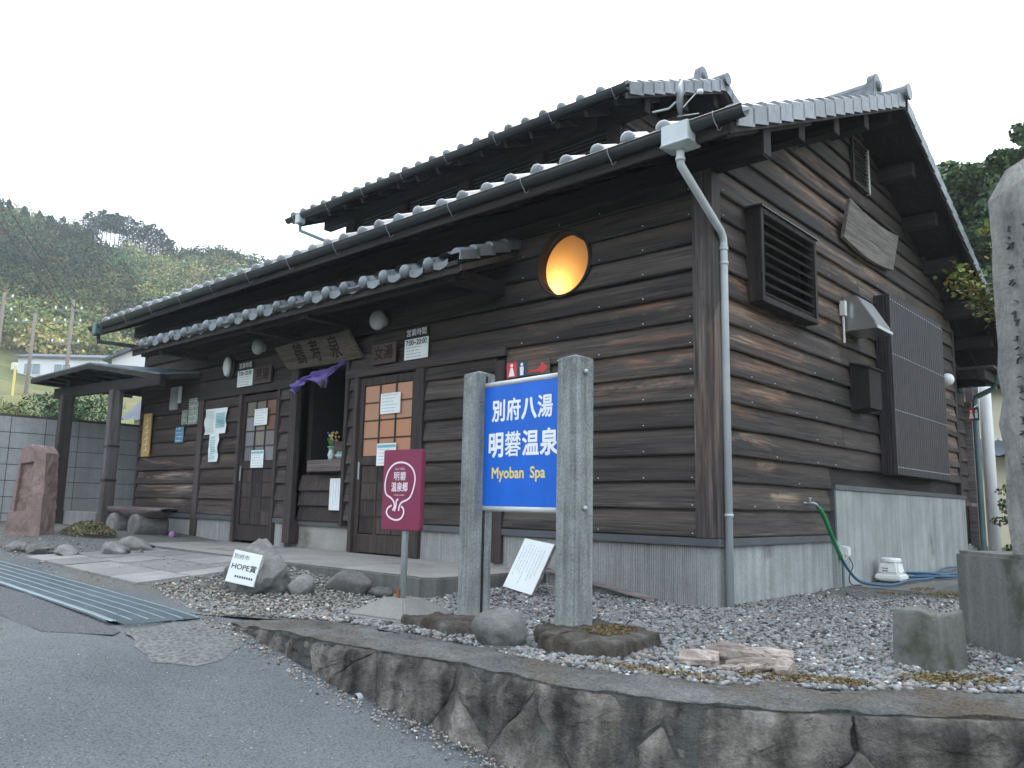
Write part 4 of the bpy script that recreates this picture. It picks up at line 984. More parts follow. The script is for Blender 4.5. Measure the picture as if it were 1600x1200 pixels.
# wall hung things -------------------------------------------------
FY = -.047
nb = thing('name_board', 'big wooden name board with three carved characters over the entrance', 'name board', (-5.3, -.06, 2.42))
tilt = Vector((0, -.16, .29)).normalized(); M_ = frame((0, 0, 0), (1, 0, 0), tilt)
mb = MB(); mb.prism([(-.72, .0, -.02), (.2, -.012, -.02), (.84, .0, -.02), (.80, .15, -.02), (.76, .35, -.02), (.3, .342, -.02), (-.1, .35, -.02), (-.84, .325, -.02), (-.79, .15, -.02)], (0, 0, .04)); o = mb.build('board_panel', 'name_wood', nb, bevel=.008, recalc=True); o.matrix_local = M_
for ch, x_ in (('鶴', -.34), ('寿', .0), ('泉', .40)):
    text(ch, .3, 'carved_character', 'carved_dark', nb, M_ @ Matrix.Translation((x_, .17, .0205)), .0012, .004, .75)
def wallplate(name, label, cat, x0, x1, z0, z1, mat, lines=None, group=None, y=FY, thick=.01, frame_mat=None):
    o = thing(name, label, cat, ((x0 + x1) / 2, y, z0), 0, group); w = (x1 - x0) / 2; h = z1 - z0
    mb = MB(); mb.box(-w, w, -thick, 0, 0, h); mb.build('sheet' if not frame_mat else 'plate', mat, o, bevel=.002)
    return o, w, h, -thick
def lines(o, w, h, y, rows, mat='ink_soft', gap=0, fr=.8, vertical=False, z0=.12, z1=.88, seed=0, th=.0035):
    r3 = random.Random(seed); mb = MB()
    if not vertical:
        for k in range(rows):
            z = h * (z1 - (z1 - z0) * k / max(1, rows - 1)); x = -w * fr
            end = w * fr * r3.uniform(.3, 1)
            while x < end:
                l_ = r3.uniform(.012, .05); mb.box(x, min(x + l_, w * .92), y - .0012, y - .0002, z - th, z + th); x += l_ + r3.uniform(.006, .014)
    else:
        for k in range(rows):
            x = w * fr - 2 * w * fr * k / max(1, rows - 1); z = h * z1 ; endz = h * (z0 + (z1 - z0) * r3.uniform(0, .5))
            while z > endz:
                l_ = r3.uniform(.008, .022); mb.box(x - th, x + th, y - .0012, y - .0002, max(z - l_, 0.01), z); z -= l_ + r3.uniform(.005, .014)
    mb.build('print', mat, o, kind='stuff')
XZ = lambda x, y, z: frame((x, y, z), (1, 0, 0), (0, 0, 1))
for i, (x0_, x1_, lab) in enumerate(((-7.36, -6.95, 'white opening-hours sign beside the plaque over the left door'), (-3.73, -3.34, 'white opening-hours sign over the right door'))):
    o, w, h, y = wallplate('hours_sign', lab, 'hours sign', x0_, x1_, 2.30, 2.53, 'paper', group='opening hours signs')
    mb = MB(); mb.box(-w, w, -.01, 0, h + .002, h + .11); mb.build('header', 'dark_wood_x', o)
    text('営業時間', .085, 'lettering', 'letter_white', o, XZ(0, -.0115, h + .062), .001); text('7:00~20:00', .085, 'lettering', 'ink', o, XZ(0, y - .0012, h * .8), .001, .002, .9)
    lines(o, w, h, y, 4, seed=i, z0=.12, z1=.58, th=.004)
for i, (x0_, x1_, tx, lab) in enumerate(((-6.88, -6.44, '男湯', 'brown wooden plaque with carved men\'s bath characters over the left door'), (-4.28, -3.85, '女湯', 'brown wooden plaque with carved women\'s bath characters over the right door'))):
    o, w, h, y = wallplate('bath_plaque', lab, 'plaque', x0_, x1_, 2.3, 2.53, 'small_plaque', group='carved plaques over the doors', thick=.02, y=-.062)
    text(tx, .17, 'carved_character', 'carved_dark', o, XZ(0, y - .001, h / 2), .001, .003, 1.0)
for nm, x_, z_, ry_, lab, mt in (('globe_lamp', -6.74, 2.80, .105, 'unlit round white wall lamp left of the name board', 'lamp_glass'), ('globe_lamp', -4.13, 2.80, .115, 'unlit round white wall lamp right of the name board', 'lamp_glass')):
    o = thing(nm, lab, 'wall lamp', (x_, -.03, z_), 0, 'round lamps by the name board')
    mb = MB(); mb.lathe([(.06, 0), (.06, -.02), (.05, -.03)], n=20, axis='y'); mb.build('lamp_base', 'bracket_metal', o)
    mb = MB(); mb.lathe([(ry_ * math.sin(a), -.02 - ry_ * (1 - math.cos(a)) * .72) for a in np.linspace(math.pi * .92, 0.02, 14)], n=24, axis='y'); mb.build('globe', mt, o, smooth=True)
o = thing('bulkhead_lamp', 'oval white ceramic lamp on a dark back plate, leftmost lamp under the canopy', 'wall lamp', (-7.62, -.035, 2.62))
mb = MB(); mb.lathe([(.17, 0), (.17, -.02), (.14, -.03)], n=24, axis='y'); mb.build('back_plate', 'black', o)
mb = MB(); mb.lathe([(.001, -.1), (.06, -.095), (.1, -.07), (.11, -.03)], n=20, axis='y'); mb.v = [(x * .72, y, z * 1.35) for x, y, z in mb.v]; mb.build('lamp_glass', 'lamp_white', o, smooth=True)
# papers
def paper(name, label, x0, x1, z0, z1, n, mat='paper', teal=0, vert=False, y=FY, seed=1, group=None, cat='notice'):
    o, w, h, yy = wallplate(name, label, cat, x0, x1, z0, z1, mat, y=y, thick=.003, group=group)
    if teal: mb = MB(); mb.box(-w + .01, w - .01, yy - .0012, yy - .0002, h * .8, h * .93); mb.build('heading', 'paper_teal', o)
    lines(o, w, h, yy, n, vertical=vert, seed=seed, z1=.72 if teal else .9, th=.003 if not vert else .004); return o
paper('paper_notice', 'white notice on the middle panes of the left door', -6.88, -6.55, 1.74, 1.965, 6, y=-.024)
paper('paper_notice', 'white notice with teal heading low on the left door', -6.9, -6.58, 1.17, 1.405, 5, teal=1, y=-.024, seed=4)
paper('paper_notice', 'white notice in the middle of the orange panes', -4.15, -3.8, 1.73, 1.965, 6, y=-.024, seed=6)
paper('paper_notice', 'white notice with teal heading partly behind the maroon sign', -4.18, -3.84, 1.15, 1.4, 5, teal=1, y=-.024, seed=8)
paper('paper_notice', 'white vertical notice below the alcove counter', -5.13, -4.87, .64, 1.02, 5, vert=True, y=.035, seed=9)
o = thing('price_list', 'creased T-shaped white paper with teal print left of the men\'s door', 'poster', (-7.9, FY, 1.27))
mb = MB()
def crease(x, z): return -.004 - .012 * abs(math.sin(z * 14 + x * 2))
for (a, b, z0_, z1_) in ((-.31, .31, .40, .77), (-.14, .13, 0, .40)):
    mb.grid(12, 18, lambda u, v: (a + (b - a) * u + .012 * math.sin(v * 9), crease(u, z0_ + v * (z1_ - z0_)), z0_ + v * (z1_ - z0_)))
mb.build('sheet', 'paper', o, smooth=True)
mb = MB(); r3 = random.Random(2)
for k in range(15):
    z = .42 + k * .022
    if 2 < k < 13: mb.box(.02, .28, -.0185, -.0178, z, z + .013)
for k in range(13): z = .04 + k * .026; mb.box(-.09, .02 + .05 * r3.random(), -.0185, -.0178, z, z + .01)
mb.build('print', 'paper_teal', o)
mb = MB()
for k in range(16): z = .42 + k * .021; mb.box(-.28, -.03, -.0185, -.0178, z, z + .004)
mb.build('print', 'ink_soft', o)
o = thing('yellow_banner', 'tall narrow yellow wooden sign with white strokes hanging near the left corner', 'sign', (-10.13, FY - .01, 1.4))
mb = MB(); mb.box(-.15, .14, -.02, 0, 0, .7); mb.build('sign_panel', 'sign_yellow', o, bevel=.004)
mb = MB()
for k in range(6):
    z = .1 + k * .095; mb.obox((0, -.0215, z), (.06 - .01 * (k % 2), 0, .01), (0, .001, 0), (0, 0, .007)); mb.obox((.02, -.0215, z + .03), (.01, 0, .0), (0, .001, 0), (.003, 0, .03))
mb.build('painted_strokes', 'letter_pink', o); mb = MB(); mb.tube([(0, -.005, .7), (.01, 0, .78)], .004, 5); mb.build('hanger', 'wire', o)
o, w, h, yy = wallplate('travel_poster', 'tall faded green poster by the post left of the men\'s door', 'poster', -8.78, -8.47, 1.85, 2.25, 'poster_green', thick=.003); lines(o, w, h, yy, 5, 'paper', seed=11)
o, w, h, yy = wallplate('travel_poster', 'small dark photo poster beside the green poster', 'poster', -8.99, -8.8, 1.86, 2.08, 'poster_green', thick=.003); lines(o, w, h, yy, 3, 'ink', seed=12)
o, w, h, yy = wallplate('travel_poster', 'small blue poster below the green poster', 'poster', -9.16, -8.88, 1.59, 1.83, 'poster_blue', thick=.003); lines(o, w, h, yy, 4, 'paper', seed=13)
o = thing('pamphlet_holder', 'grey pamphlet rack with hanging leaflets under the canopy end', 'pamphlet rack', (-9.22, FY, 2.1))
mb = MB(); mb.box(-.13, .1, -.05, 0, 0, .36); mb.build('rack_box', 'galvanised', o, bevel=.01); mb = MB(); mb.box(.11, .17, -.03, 0, .1, .36); mb.build('leaflet', 'paper', o)
# toilet sign on the wall
o = thing('restroom_sign', 'red and navy restroom sign with red arrow above the blue sign', 'restroom sign', (-1.93, -.05, 1.96))
mb = MB(); mb.box(-.24, -.11, -.01, 0, 0, .15); mb.build('sign_panel', 'sign_red', o); mb = MB(); mb.box(-.108, .02, -.01, 0, 0, .15); mb.build('sign_panel', 'sign_navy', o)
mb = MB(); mb.box(.024, .3, -.01, 0, 0, .15); mb.build('sign_panel', 'small_plaque', o)
mb = MB(); mb.prism([(.05, -.012, .03), (.2, -.012, .03), (.2, -.012, .0), (.28, -.012, .06), (.2, -.012, .12), (.2, -.012, .09), (.15, -.012, .05), (.05, -.012, .05)], (0, .0015, 0)); mb.build('arrow', 'sign_red', o, recalc=True)
def figure(par, cx, z, s_, skirt, mat, y=-.0115):
    mb = MB(); mb.lathe([(.001, 0), (.017 * s_, 0), (.017 * s_, .001), (.001, .001)], (cx, y, z + .105 * s_), 14, 'y')
    w0, w1 = (.014, .038) if skirt else (.024, .02); mb.prism([(cx - w1 * s_, y, z), (cx + w1 * s_, y, z), (cx + w0 * s_, y, z + .083 * s_), (cx - w0 * s_, y, z + .083 * s_)], (0, .0012, 0)); mb.build('pictogram', mat, par, recalc=True)
figure(o, -.175, .012, 1.0, True, 'letter_white'); figure(o, -.045, .012, 1.0, False, 'letter_white')

# round window
rw = MB(); cx, cz = -1.5, 2.99; prof = [(.298, -.05), (.318, -.05), (.322, -.04), (.322, .05), (.298, .12)]
n = 48; vs = [(cx + r_ * math.cos(2 * math.pi * k / n), y_, cz + r_ * math.sin(2 * math.pi * k / n)) for r_, y_ in prof for k in range(n)]
rw.add(vs, [(i * n + k, i * n + (k + 1) % n, ((i + 1) % 5) * n + (k + 1) % n, ((i + 1) % 5) * n + k) for i in range(5) for k in range(n)])
rwo = rw.build('round_window', 'dark_wood_z', house, recalc=True, label='round window with a lit amber frosted pane')
mb = MB(); mb.lathe([(.001, 0), (.33, 0)], (cx, .07, cz), 48, 'y'); mb.f = mb.f[:-1]; mb.mi = mb.mi[:-1]; mb.build('pane', 'frosted_pane', rwo)
mb = MB(); 
N_ = 48; sq = [];
for k in range(N_):
    a = 2 * math.pi * k / N_; c1, s1 = math.cos(a), math.sin(a); m_ = .45 / max(abs(c1), abs(s1)); sq.append((c1, s1, m_))
for yy in (.012,):
    mb.add([(cx + .31 * c1, yy, cz + .31 * s1) for c1, s1, m_ in sq] + [(cx + m_ * c1, yy, cz + m_ * s1) for c1, s1, m_ in sq] + [(cx + .31 * c1, .16, cz + .31 * s1) for c1, s1, m_ in sq], [(k, (k + 1) % N_, N_ + (k + 1) % N_, N_ + k) for k in range(N_)] + [(k, 2 * N_ + k, 2 * N_ + (k + 1) % N_, (k + 1) % N_) for k in range(N_)])
mb.build('surround', 'dark_wood_x', rwo); mb = MB()
for (a, b, c_, d, e_, f_) in ((-1.95, -1.05, .5, .52, 2.55, 3.45), (-1.95, -1.93, .14, .5, 2.55, 3.45), (-1.07, -1.05, .14, .5, 2.55, 3.45), (-1.95, -1.05, .14, .5, 2.55, 2.57), (-1.95, -1.05, .14, .5, 3.43, 3.45)): mb.box(a, b, c_, d, e_, f_)
mb.build('lamp_box', 'name_wood', rwo)
pl = bpy.data.lights.new('window_lamp', 'POINT'); pl.energy = 4.2; pl.color = (1, .6, .22); pl.shadow_soft_size = .05
po = bpy.data.objects.new('window_lamp', pl); COL.objects.link(po); po.location = (-1.68, .26, 2.78)

# gable side furniture -------------------------------------------------
lb = thing('louvre_box', 'dark timber louvred ventilation box near the street corner of the gable wall', 'vent', (0.02, 1.175, 2.5))
mb = MB(); hw = .595; H_ = .83; D_ = .15
mb.box(0, D_, -hw, -hw + .05, 0, H_); mb.box(0, D_, hw - .05, hw, 0, H_); mb.box(0, D_, -hw + .05, hw - .05, 0, .05); mb.box(0, D_, -hw + .05, hw - .05, H_ - .05, H_); mb.box(0, .01, -hw + .05, hw - .05, .05, H_ - .05)
mb.box(.0, D_ + .02, -hw - .02, hw + .02, H_ + .001, H_ + .02); mb.build('louvre_frame', 'dark_wood_z', lb, bevel=.004)
for k in range(8):
    z = .1 + k * .092; mb = MB(); mb.obox((D_ * .62, 0, z), (0, hw - .052, 0), (.04, 0, -.03), (.006, 0, .008)); mb.build('slat', 'dark_wood_y', lb, bevel=.002)
mb = MB(); mb.obox((D_ + .012, 0, H_ + .012), (0, hw + .015, 0), (.012, 0, -.012), (.002, 0, .002)); mb.build('drip_edge', 'bracket_metal', lb)
gv = thing('gable_vent', 'small slatted vent high under the gable peak', 'vent', (.03, 3.45, 4.42))
mb = MB(); mb.box(0, .04, -.27, -.23, 0, .55); mb.box(0, .04, .23, .27, 0, .55, mi=1); mb.box(0, .04, -.23, .23, 0, .03); mb.box(0, .04, -.23, .23, .52, .55); mb.box(0, .006, -.23, .23, .03, .52); mb.build('vent_frame', ['dark_wood_z', 'bracket_metal'], gv)
for k in range(11): mb = MB(); mb.obox((.025, 0, .055 + k * .044), (0, .229, 0), (.012, 0, -.01), (.002, 0, .0025)); mb.build('slat', 'trim_wood_x', gv)
pq = thing('gable_plaque', 'curved weathered grey wooden board leaning on the gable wall', 'wooden plaque', (.05, 3.5, 3.62))
def plq(u, v): 
    y = -.78 + 1.58 * u; top = .42 - .055 * math.sin(math.pi * u) ** 1 ; bot = .02 - .06 * math.sin(math.pi * u); return (.05 + .09 * v, y - .03 * v, bot + v * (top - bot))
mb = MB(); mb.grid(24, 8, plq); mb.grid(24, 8, lambda u, v: tuple(Vector(plq(u, v)) + Vector((-.04, 0, 0))), flip=True)
mb.grid(24, 1, lambda u, v: tuple(Vector(plq(u, 1)) + Vector((-.04 * v, 0, 0)))); mb.grid(24, 1, lambda u, v: tuple(Vector(plq(u, 0)) + Vector((-.04 * (1 - v), 0, 0)))); mb.grid(1, 8, lambda u, v: tuple(Vector(plq(0, v)) + Vector((-.04 * (1 - u), 0, 0)))); mb.grid(1, 8, lambda u, v: tuple(Vector(plq(1, v)) + Vector((-.04 * u, 0, 0))))
mb.build('plaque_board', 'plaque_wood', pq, recalc=True)
hd = thing('exhaust_hood', 'shiny stainless steel exhaust hood on the gable wall', 'exhaust hood', (.03, 3.02, 2.64))
mb = MB(); mb.prism([(0, -.23, .0), (.31, -.23, .0), (.33, -.23, .05), (.15, -.23, .36), (0, -.23, .38)], (0, .46, 0)); mb.build('hood_shell', 'steel', hd, bevel=.008, recalc=True)
mb = MB(); mb.box(-.005, .345, -.245, .245, -.012, .022); mb.build('hood_rim', 'steel', hd, bevel=.004)
mb = MB(); mb.box(.0, .06, -.34, -.28, .14, .3); mb.tube([(.03, -.31, .14), (.03, -.31, -.15)], .012, 8); mb.build('junction_box', 'cream_plastic', hd, bevel=.008)
bx = thing('meter_cover', 'dark wooden box cover on the gable wall beside the tall ribbed screen', 'box', (.03, 3.08, 1.8))
mb = MB(); mb.prism([(0, -.18, 0), (.2, -.18, .02), (.2, -.18, .44), (0, -.18, .5)], (0, .36, 0)); mb.build('box_body', 'dark_wood_z', bx, bevel=.004, recalc=True); mb = MB(); mb.obox((.105, 0, .482), (.12, 0, -.033), (0, .2, 0), (.002, 0, .008)); mb.build('box_lid', 'dark_wood_y', bx)
sc = thing('ribbed_screen', 'tall dark vertically ribbed screen with rows of white screw heads', 'window screen', (.03, 4.8, 1.17))
mb = MB(); w_ = 1.05; N_ = 26; D_ = .17; Hs = 2.05
for k in range(N_): 
    y0 = -w_ + 2 * w_ * k / N_; mb.box(D_ - .02, D_ + .004, y0 + .006, y0 + 2 * w_ / N_ - .006, 0, Hs)
mb.box(D_ - .03, D_ - .015, -w_, w_, 0.002, Hs - .002)
for k in range(5):
    for y0 in (-w_, w_ - .01): mb.box(.012 + k * .03, .03 + k * .03, y0 - .004, y0 + .014, 0, Hs)
mb.box(0, D_ - .03, -w_ + .012, w_ - .012, 0.004, .03); mb.box(0, D_ - .03, -w_ + .012, w_ - .012, Hs - .03, Hs - .004); mb.box(0, D_ - .03, -w_ + .012, -w_ + .02, .03, Hs - .03)
mb.build('ribbed_panel', 'screen_bars', sc)
mb = MB()
for z in (.08, .72, 1.36, 1.99):
    for k in range(N_): mb.lathe([(.001, .006), (.0065, .004), (.0065, 0)], (D_ + .004, -w_ + 2 * w_ * (k + .5) / N_, z), 6, 'x')
mb.build('screw_heads', 'letter_white', sc)
# tap, hoses, socket
tp = thing('garden_tap', 'metal tap on the gable wall above the green hose', 'tap', (.03, 1.66, .82))
mb = MB(); mb.tube([(-.01, 0, 0), (.07, 0, .0), (.085, .02, -.01), (.09, .05, -.03)], .012, 10); mb.tube([(.04, 0, 0), (.04, 0, .045)], .006, 8); mb.tube([(.04, -.03, .045), (.04, .03, .045)], .006, 8); mb.tube([(.0, -.05, -.0), (.0, .05, -.0)], .01, 8); mb.build('tap_body', 'galvanised', tp, smooth=True)
def smoothpath(pts, n=8):
    P = [Vector(p) for p in pts]; out = []
    for i in range(len(P) - 1):
        p0, p1, p2, p3 = P[max(i - 1, 0)], P[i], P[i + 1], P[min(i + 2, len(P) - 1)]
        for k in range(n):
            t_ = k / n; out.append(.5 * ((2 * p1) + (p2 - p0) * t_ + (2 * p0 - 5 * p1 + 4 * p2 - p3) * t_ ** 2 + (3 * p1 - p0 - 3 * p2 + p3) * t_ ** 3))
    return out + [P[-1]]
hs = thing('garden_hose', 'hose, green at the tap and blue where it runs over the ground beside the wall', 'hose', (.1, 1.7, 0))
mb = MB(); mb.tube(smoothpath([(.12, 1.71, .785), (.14, 1.76, .73), (.15, 1.9, .56), (.15, 2.14, .32)]), .019, 10); under(mb.build('green_section', 'hose_green', None, smooth=True), hs)
mb = MB(); mb.tube(smoothpath([(.15, 2.14, .32), (.17, 2.27, .2), (.24, 2.38, .09), (.4, 2.55, .06), (.42, 2.9, .058), (.38, 3.3, .058), (.42, 3.7, .058), (.45, 4.1, .058), (.55, 4.6, .058), (.7, 5.2, .058)]), .014, 8)
mb.tube(smoothpath([(.6, 4.5, .062), (.45, 4.0, .075), (.3, 3.7, .08), (.2, 3.55, .1), (.25, 3.9, .06), (.3, 4.4, .058), (.25, 5.2, .1), (.15, 6.2, .06)]), .012, 8); mb.tube(smoothpath([(.5, 4.4, .065), (.35, 4.1, .1), (.2, 3.9, .1), (.3, 4.3, .07), (.45, 5.0, .06)]), .012, 8)
under(mb.build('blue_section', 'hose_blue', None, smooth=True), hs)
so = thing('outdoor_socket', 'white outdoor socket box with conduit on the tall concrete footing', 'socket', (.06, 2.36, .29))
mb = MB(); mb.box(0, .06, -.05, .05, 0, .13); mb.box(.012, .09, -.045, .055, .03, .125); mb.build('socket_body', 'cream_plastic', so, bevel=.012); mb = MB(); mb.tube([(.03, -.02, 0), (.03, -.02, -.3)], .013, 8); mb.build('conduit', 'pipe_dark', so)
mb = MB(); mb.tube(smoothpath([(.08, .02, .02), (.1, .05, -.06), (.08, .0, -.16), (.09, .02, -.23), (.16, .1, -.245)]), .005, 6); mb.build('cable', 'black', so, smooth=True)
ap = thing('air_pump', 'white plastic air pump on the ground against the tall footing', 'air pump', (.22, 3.33, .045))
mb = MB(); mb.box(-.13, .13, -.13, .13, .012, .075); mb.build('pump_base', 'white_plastic', ap, bevel=.015)
mb = MB(); mb.prism([(-.1, -.1, .076), (.1, -.1, .076), (.1, .1, .076), (-.1, .1, .076)], (0, 0, .01)); mb.v = mb.v; vs = [(-.105, -.105, .076), (.105, -.105, .076), (.105, .105, .076), (-.105, .105, .076), (-.085, -.085, .2), (.085, -.085, .2), (.085, .085, .2), (-.085, .085, .2)]
mb = MB(); mb.add(vs, [(0, 3, 2, 1), (4, 5, 6, 7), (0, 1, 5, 4), (1, 2, 6, 5), (2, 3, 7, 6), (3, 0, 4, 7)]); mb.build('pump_body', 'white_plastic', ap, bevel=.02)
mb = MB(); mb.lathe([(.085, .195), (.1, .2), (.1, .225), (.09, .235), (.001, .235)], n=24); mb.build('pump_cap', 'white_plastic', ap)
mb = MB(); mb.box(-.06, .0, -.1025, -.1, .13, .137); mb.box(-.06, .0, -.1045, -.1, .105, .112); mb.build('vent_slot', 'black', ap)
for k, (a, b) in enumerate(((-.1, -.1), (.1, -.1), (.1, .1), (-.1, .1))): mb = MB(); mb.lathe([(.02, 0), (.02, .013)], (a, b, 0), 8); mb.build('foot', 'black', ap)
mb = MB(); mb.box(.06, .75, 2.5, 8.5, -.2, .03); mb.build('concrete_pad', 'pad_concrete', None, bevel=.01, kind='structure')
o = thing('globe_lamp', 'white globe lamp on the wall beside the ribbed screen', 'wall lamp', (.03, 6.28, 2.56)); mb = MB(); mb.lathe([(.085 * math.sin(a), .1 - .085 * math.cos(a)) for a in np.linspace(.02, math.pi * .9, 14)], n=20, axis='x'); mb.build('globe', 'lamp_white', o, smooth=True)
mb = MB(); mb.lathe([(.04, 0), (.04, .03), (.03, .035)], n=14, axis='x'); mb.build('lamp_base', 'bracket_metal', o)
# nail heads on the corner boards, white standing in for their glint
mb = MB()
for k in range(14):
    for x_ in (-.17, -.62, -1.08, -1.55, -2.0):
        if rnd.random() < .55: z = Z0 + PIT * k + .03; mb.lathe([(.001, -.0465), (.004, -.046), (.004, -.035)], (x_, 0, z), 5, 'y')
    for y_ in (.15, .6, 1.05, 1.5, 1.95, 2.4, 3.2, 3.9):
        if rnd.random() < .4: z = Z0 + PIT * k + .03; mb.lathe([(.001, .0465), (.004, .046), (.004, .035)], (0, y_, z), 5, 'x')
mb.build('nail_heads', 'letter_white', front)
# rear porch
pw = MB(); pw.box(-.35, -.25, BW + .02, 7.7, 2.45, 3.1); pw.box(-.35, -.2, 7.7, 8.5, .3, 3.1); pw.box(-1.5, -.35, BW + .3, BW + .35, .1, 2.5)
porch = pw.build('rear_porch', 'dark_wood_z', house)
for z in np.arange(.9, 2.9, PIT): b_ = board('y', 7.72, 8.35, z, z + PIT + .01, 'front_wood', porch); b_.location = (-.2, 0, 0)
pbox('porch_post', 'plank_wood', -.2, -.08, 8.38, 8.5, .25, 2.5, porch); pbox('porch_footing', 'side_concrete', -.5, -.16, 7.7, 8.55, -.1, .28, porch)
pbox('porch_bench', 'plank_wood', -.1, .12, 7.2, 7.55, .86, .91, porch)
mb = MB(); mb.beam((.35, 7.15, 2.74), (.35, 8.5, 2.74), .1, .14); mb.beam((-.3, 7.9, 2.72), (.52, 7.9, 2.72), .1, .12); mb.build('porch_beam', 'dark_wood_y', porch)
mb = MB(); mb.tube([(.36, 7.9, 2.7), (.36, 7.9, 2.62), (.1, 7.9, 2.5), (.08, 7.9, 2.4), (.08, 7.9, .0)], .04, 12); mb.box(.26, .46, 7.8, 8.0, 2.66, 2.8); mb.build('downpipe', 'pipe_dark', porch, smooth=False)
mb = MB(); mb.box(-2.2, .5, 7.2, 8.45, 2.82, 2.86); mb.build('porch_ceiling', 'dark_wood_y', porch)
o = thing('restroom_sign', 'hanging red and dark restroom sign by the rear corner pipe', 'restroom sign', (.49, 6.0, 1.95), R(-25))
mb = MB(); mb.box(-.07, -.002, -.01, 0, 0, .17); mb.build('sign_panel', 'sign_red', o); mb = MB(); mb.box(.0, .07, -.01, 0, 0, .17); mb.build('sign_panel', 'sign_navy', o); figure(o, -.036, .03, .9, True, 'letter_white'); figure(o, .036, .03, .9, False, 'letter_white')
mb = MB(); mb.tube([(0, 0, .17), (-.4, .6, .3)], .008, 6); mb.build('sign_arm', 'galvanised', o)
# satellite dish
o = thing('satellite_dish', 'small satellite dish seen edge-on on the upper gable', 'satellite dish', (-1.25, 1.62, 5.03), R(37)); o.scale = (.78, .78, .78)
mb = MB(); mb.lathe([(.26, .06), (.2, .03), (.12, .01), (.001, 0), (.001, -.008), (.12, 0), (.2, .022), (.262, .052)], (0, 0, .25), 24, 'x'); mb.f = mb.f; mb.build('dish', 'galvanised', o, smooth=True)
mb = MB(); mb.tube([(-.02, 0, .2), (-.12, 0, .1), (-.35, 0, .05)], .015, 8); mb.tube([(0, 0, -.02), (.3, 0, .02)], .008, 6); mb.build('mount', 'galvanised', o); mb = MB(); mb.lathe([(.03, 0), (.035, .07), (.02, .08)], (.28, 0, .35), 12, 'x'); mb.tube([(.28, 0, .35), (.02, 0, .05)], .007, 6); mb.build('feed_horn', 'white_plastic', o)

# ------------------------------------------------------------------ platform, pavers, grate
mb = MB(); poly = [(-9.6, 0.0), (-9.6, -1.05), (-6.3, -1.3), (-4.05, -1.42), (-1.9, -1.38), (-1.78, -1.42), (-1.68, -1.32), (-1.68, 0.0)]
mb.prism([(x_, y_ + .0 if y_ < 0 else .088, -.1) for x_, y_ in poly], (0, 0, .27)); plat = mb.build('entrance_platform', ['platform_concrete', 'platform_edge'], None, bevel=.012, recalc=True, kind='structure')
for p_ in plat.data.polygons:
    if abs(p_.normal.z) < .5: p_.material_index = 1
rows_ = [(-2.8, -2.36), (-2.35, -1.91), (-1.9, -1.46)]
def pvz(x, y): return (road(x) + .02) * (1 - (y + 2.8) / 1.35) + .168 * ((y + 2.8) / 1.35)
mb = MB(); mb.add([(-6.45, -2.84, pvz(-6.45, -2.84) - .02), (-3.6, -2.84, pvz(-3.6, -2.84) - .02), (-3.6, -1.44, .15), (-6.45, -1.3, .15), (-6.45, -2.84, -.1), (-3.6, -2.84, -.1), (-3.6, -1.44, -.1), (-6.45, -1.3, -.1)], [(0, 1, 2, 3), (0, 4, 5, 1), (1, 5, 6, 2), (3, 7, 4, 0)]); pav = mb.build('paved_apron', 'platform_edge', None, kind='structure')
for j, (ya, yb) in enumerate(rows_):
    x_ = -6.42 + (.25 if j % 2 else 0); 
    edges = [-6.42] + ([x_] if j % 2 else []) ; 
    while edges[-1] < -3.7: edges.append(min(edges[-1] + .55, -3.63))
    for a, b in zip(edges, edges[1:]):
        if b - a < .08: continue
        q = .007; dz = rnd.uniform(-.003, .003); P4 = [(a + q, ya), (b - q, ya), (b - q, yb), (a + q, yb)]; mb = MB(); mb.add([(x2, y2, pvz(x2, y2) - .03) for x2, y2 in P4] + [(x2, y2, pvz(x2, y2) + dz) for x2, y2 in P4], [(0, 3, 2, 1), (4, 5, 6, 7), (0, 1, 5, 4), (1, 2, 6, 5), (2, 3, 7, 6), (3, 0, 4, 7)]); mb.build('paver', 'paver_stone', pav, bevel=.003)
gr = thing('drain_grate', 'long blue-grey steel drain grating along the road edge', 'drain grate', (-3, -3.4, 0))
def strip(y0, y1, dz, h=.012):
    xs_ = list(np.arange(-14, -1.9, .4)) + [-1.88 - (y0 + 3.15) * -.35]; mb_ = MB()
    vs = []
    for x_ in xs_:
        z = road(x_) + dz; vs += [(x_, y0, z), (x_, y1, z), (x_, y1, z - h), (x_, y0, z - h)]
    fs = [(i * 4, i * 4 + 4, i * 4 + 5, i * 4 + 1) for i in range(len(xs_) - 1)] + [(i * 4 + 3, i * 4 + 7, i * 4 + 4, i * 4) for i in range(len(xs_) - 1)] + [(i * 4 + 1, i * 4 + 5, i * 4 + 6, i * 4 + 2) for i in range(len(xs_) - 1)]
    mb_.add(vs, fs); return mb_
for k in range(5):
    y0 = -3.62 + k * .092
    under(strip(y0 + .006, y0 + .086, .016).build('grating_panel', 'grate_metal', None, kind='stuff') if 0 else strip(y0 + .006, y0 + .086, .016).build('grating_panel', 'grate_metal', None), gr)
for k in range(6): y0 = -3.62 + k * .092; under(strip(y0 - .006, y0 + .005, .022).build('grate_bar', 'grate_bright', None), gr)
under(strip(-3.655, -3.635, .024).build('grate_bar', 'grate_bright', None), gr)
mb = MB()
for k in range(520):
    x_ = -13 + k * .0215
    if x_ < -1.9: z = road(x_) + .0195; mb.box(x_, x_ + .006, -3.615, -3.165, z - .004, z)
under(mb.build('cross_bars', 'grate_metal', None, kind='stuff'), gr)

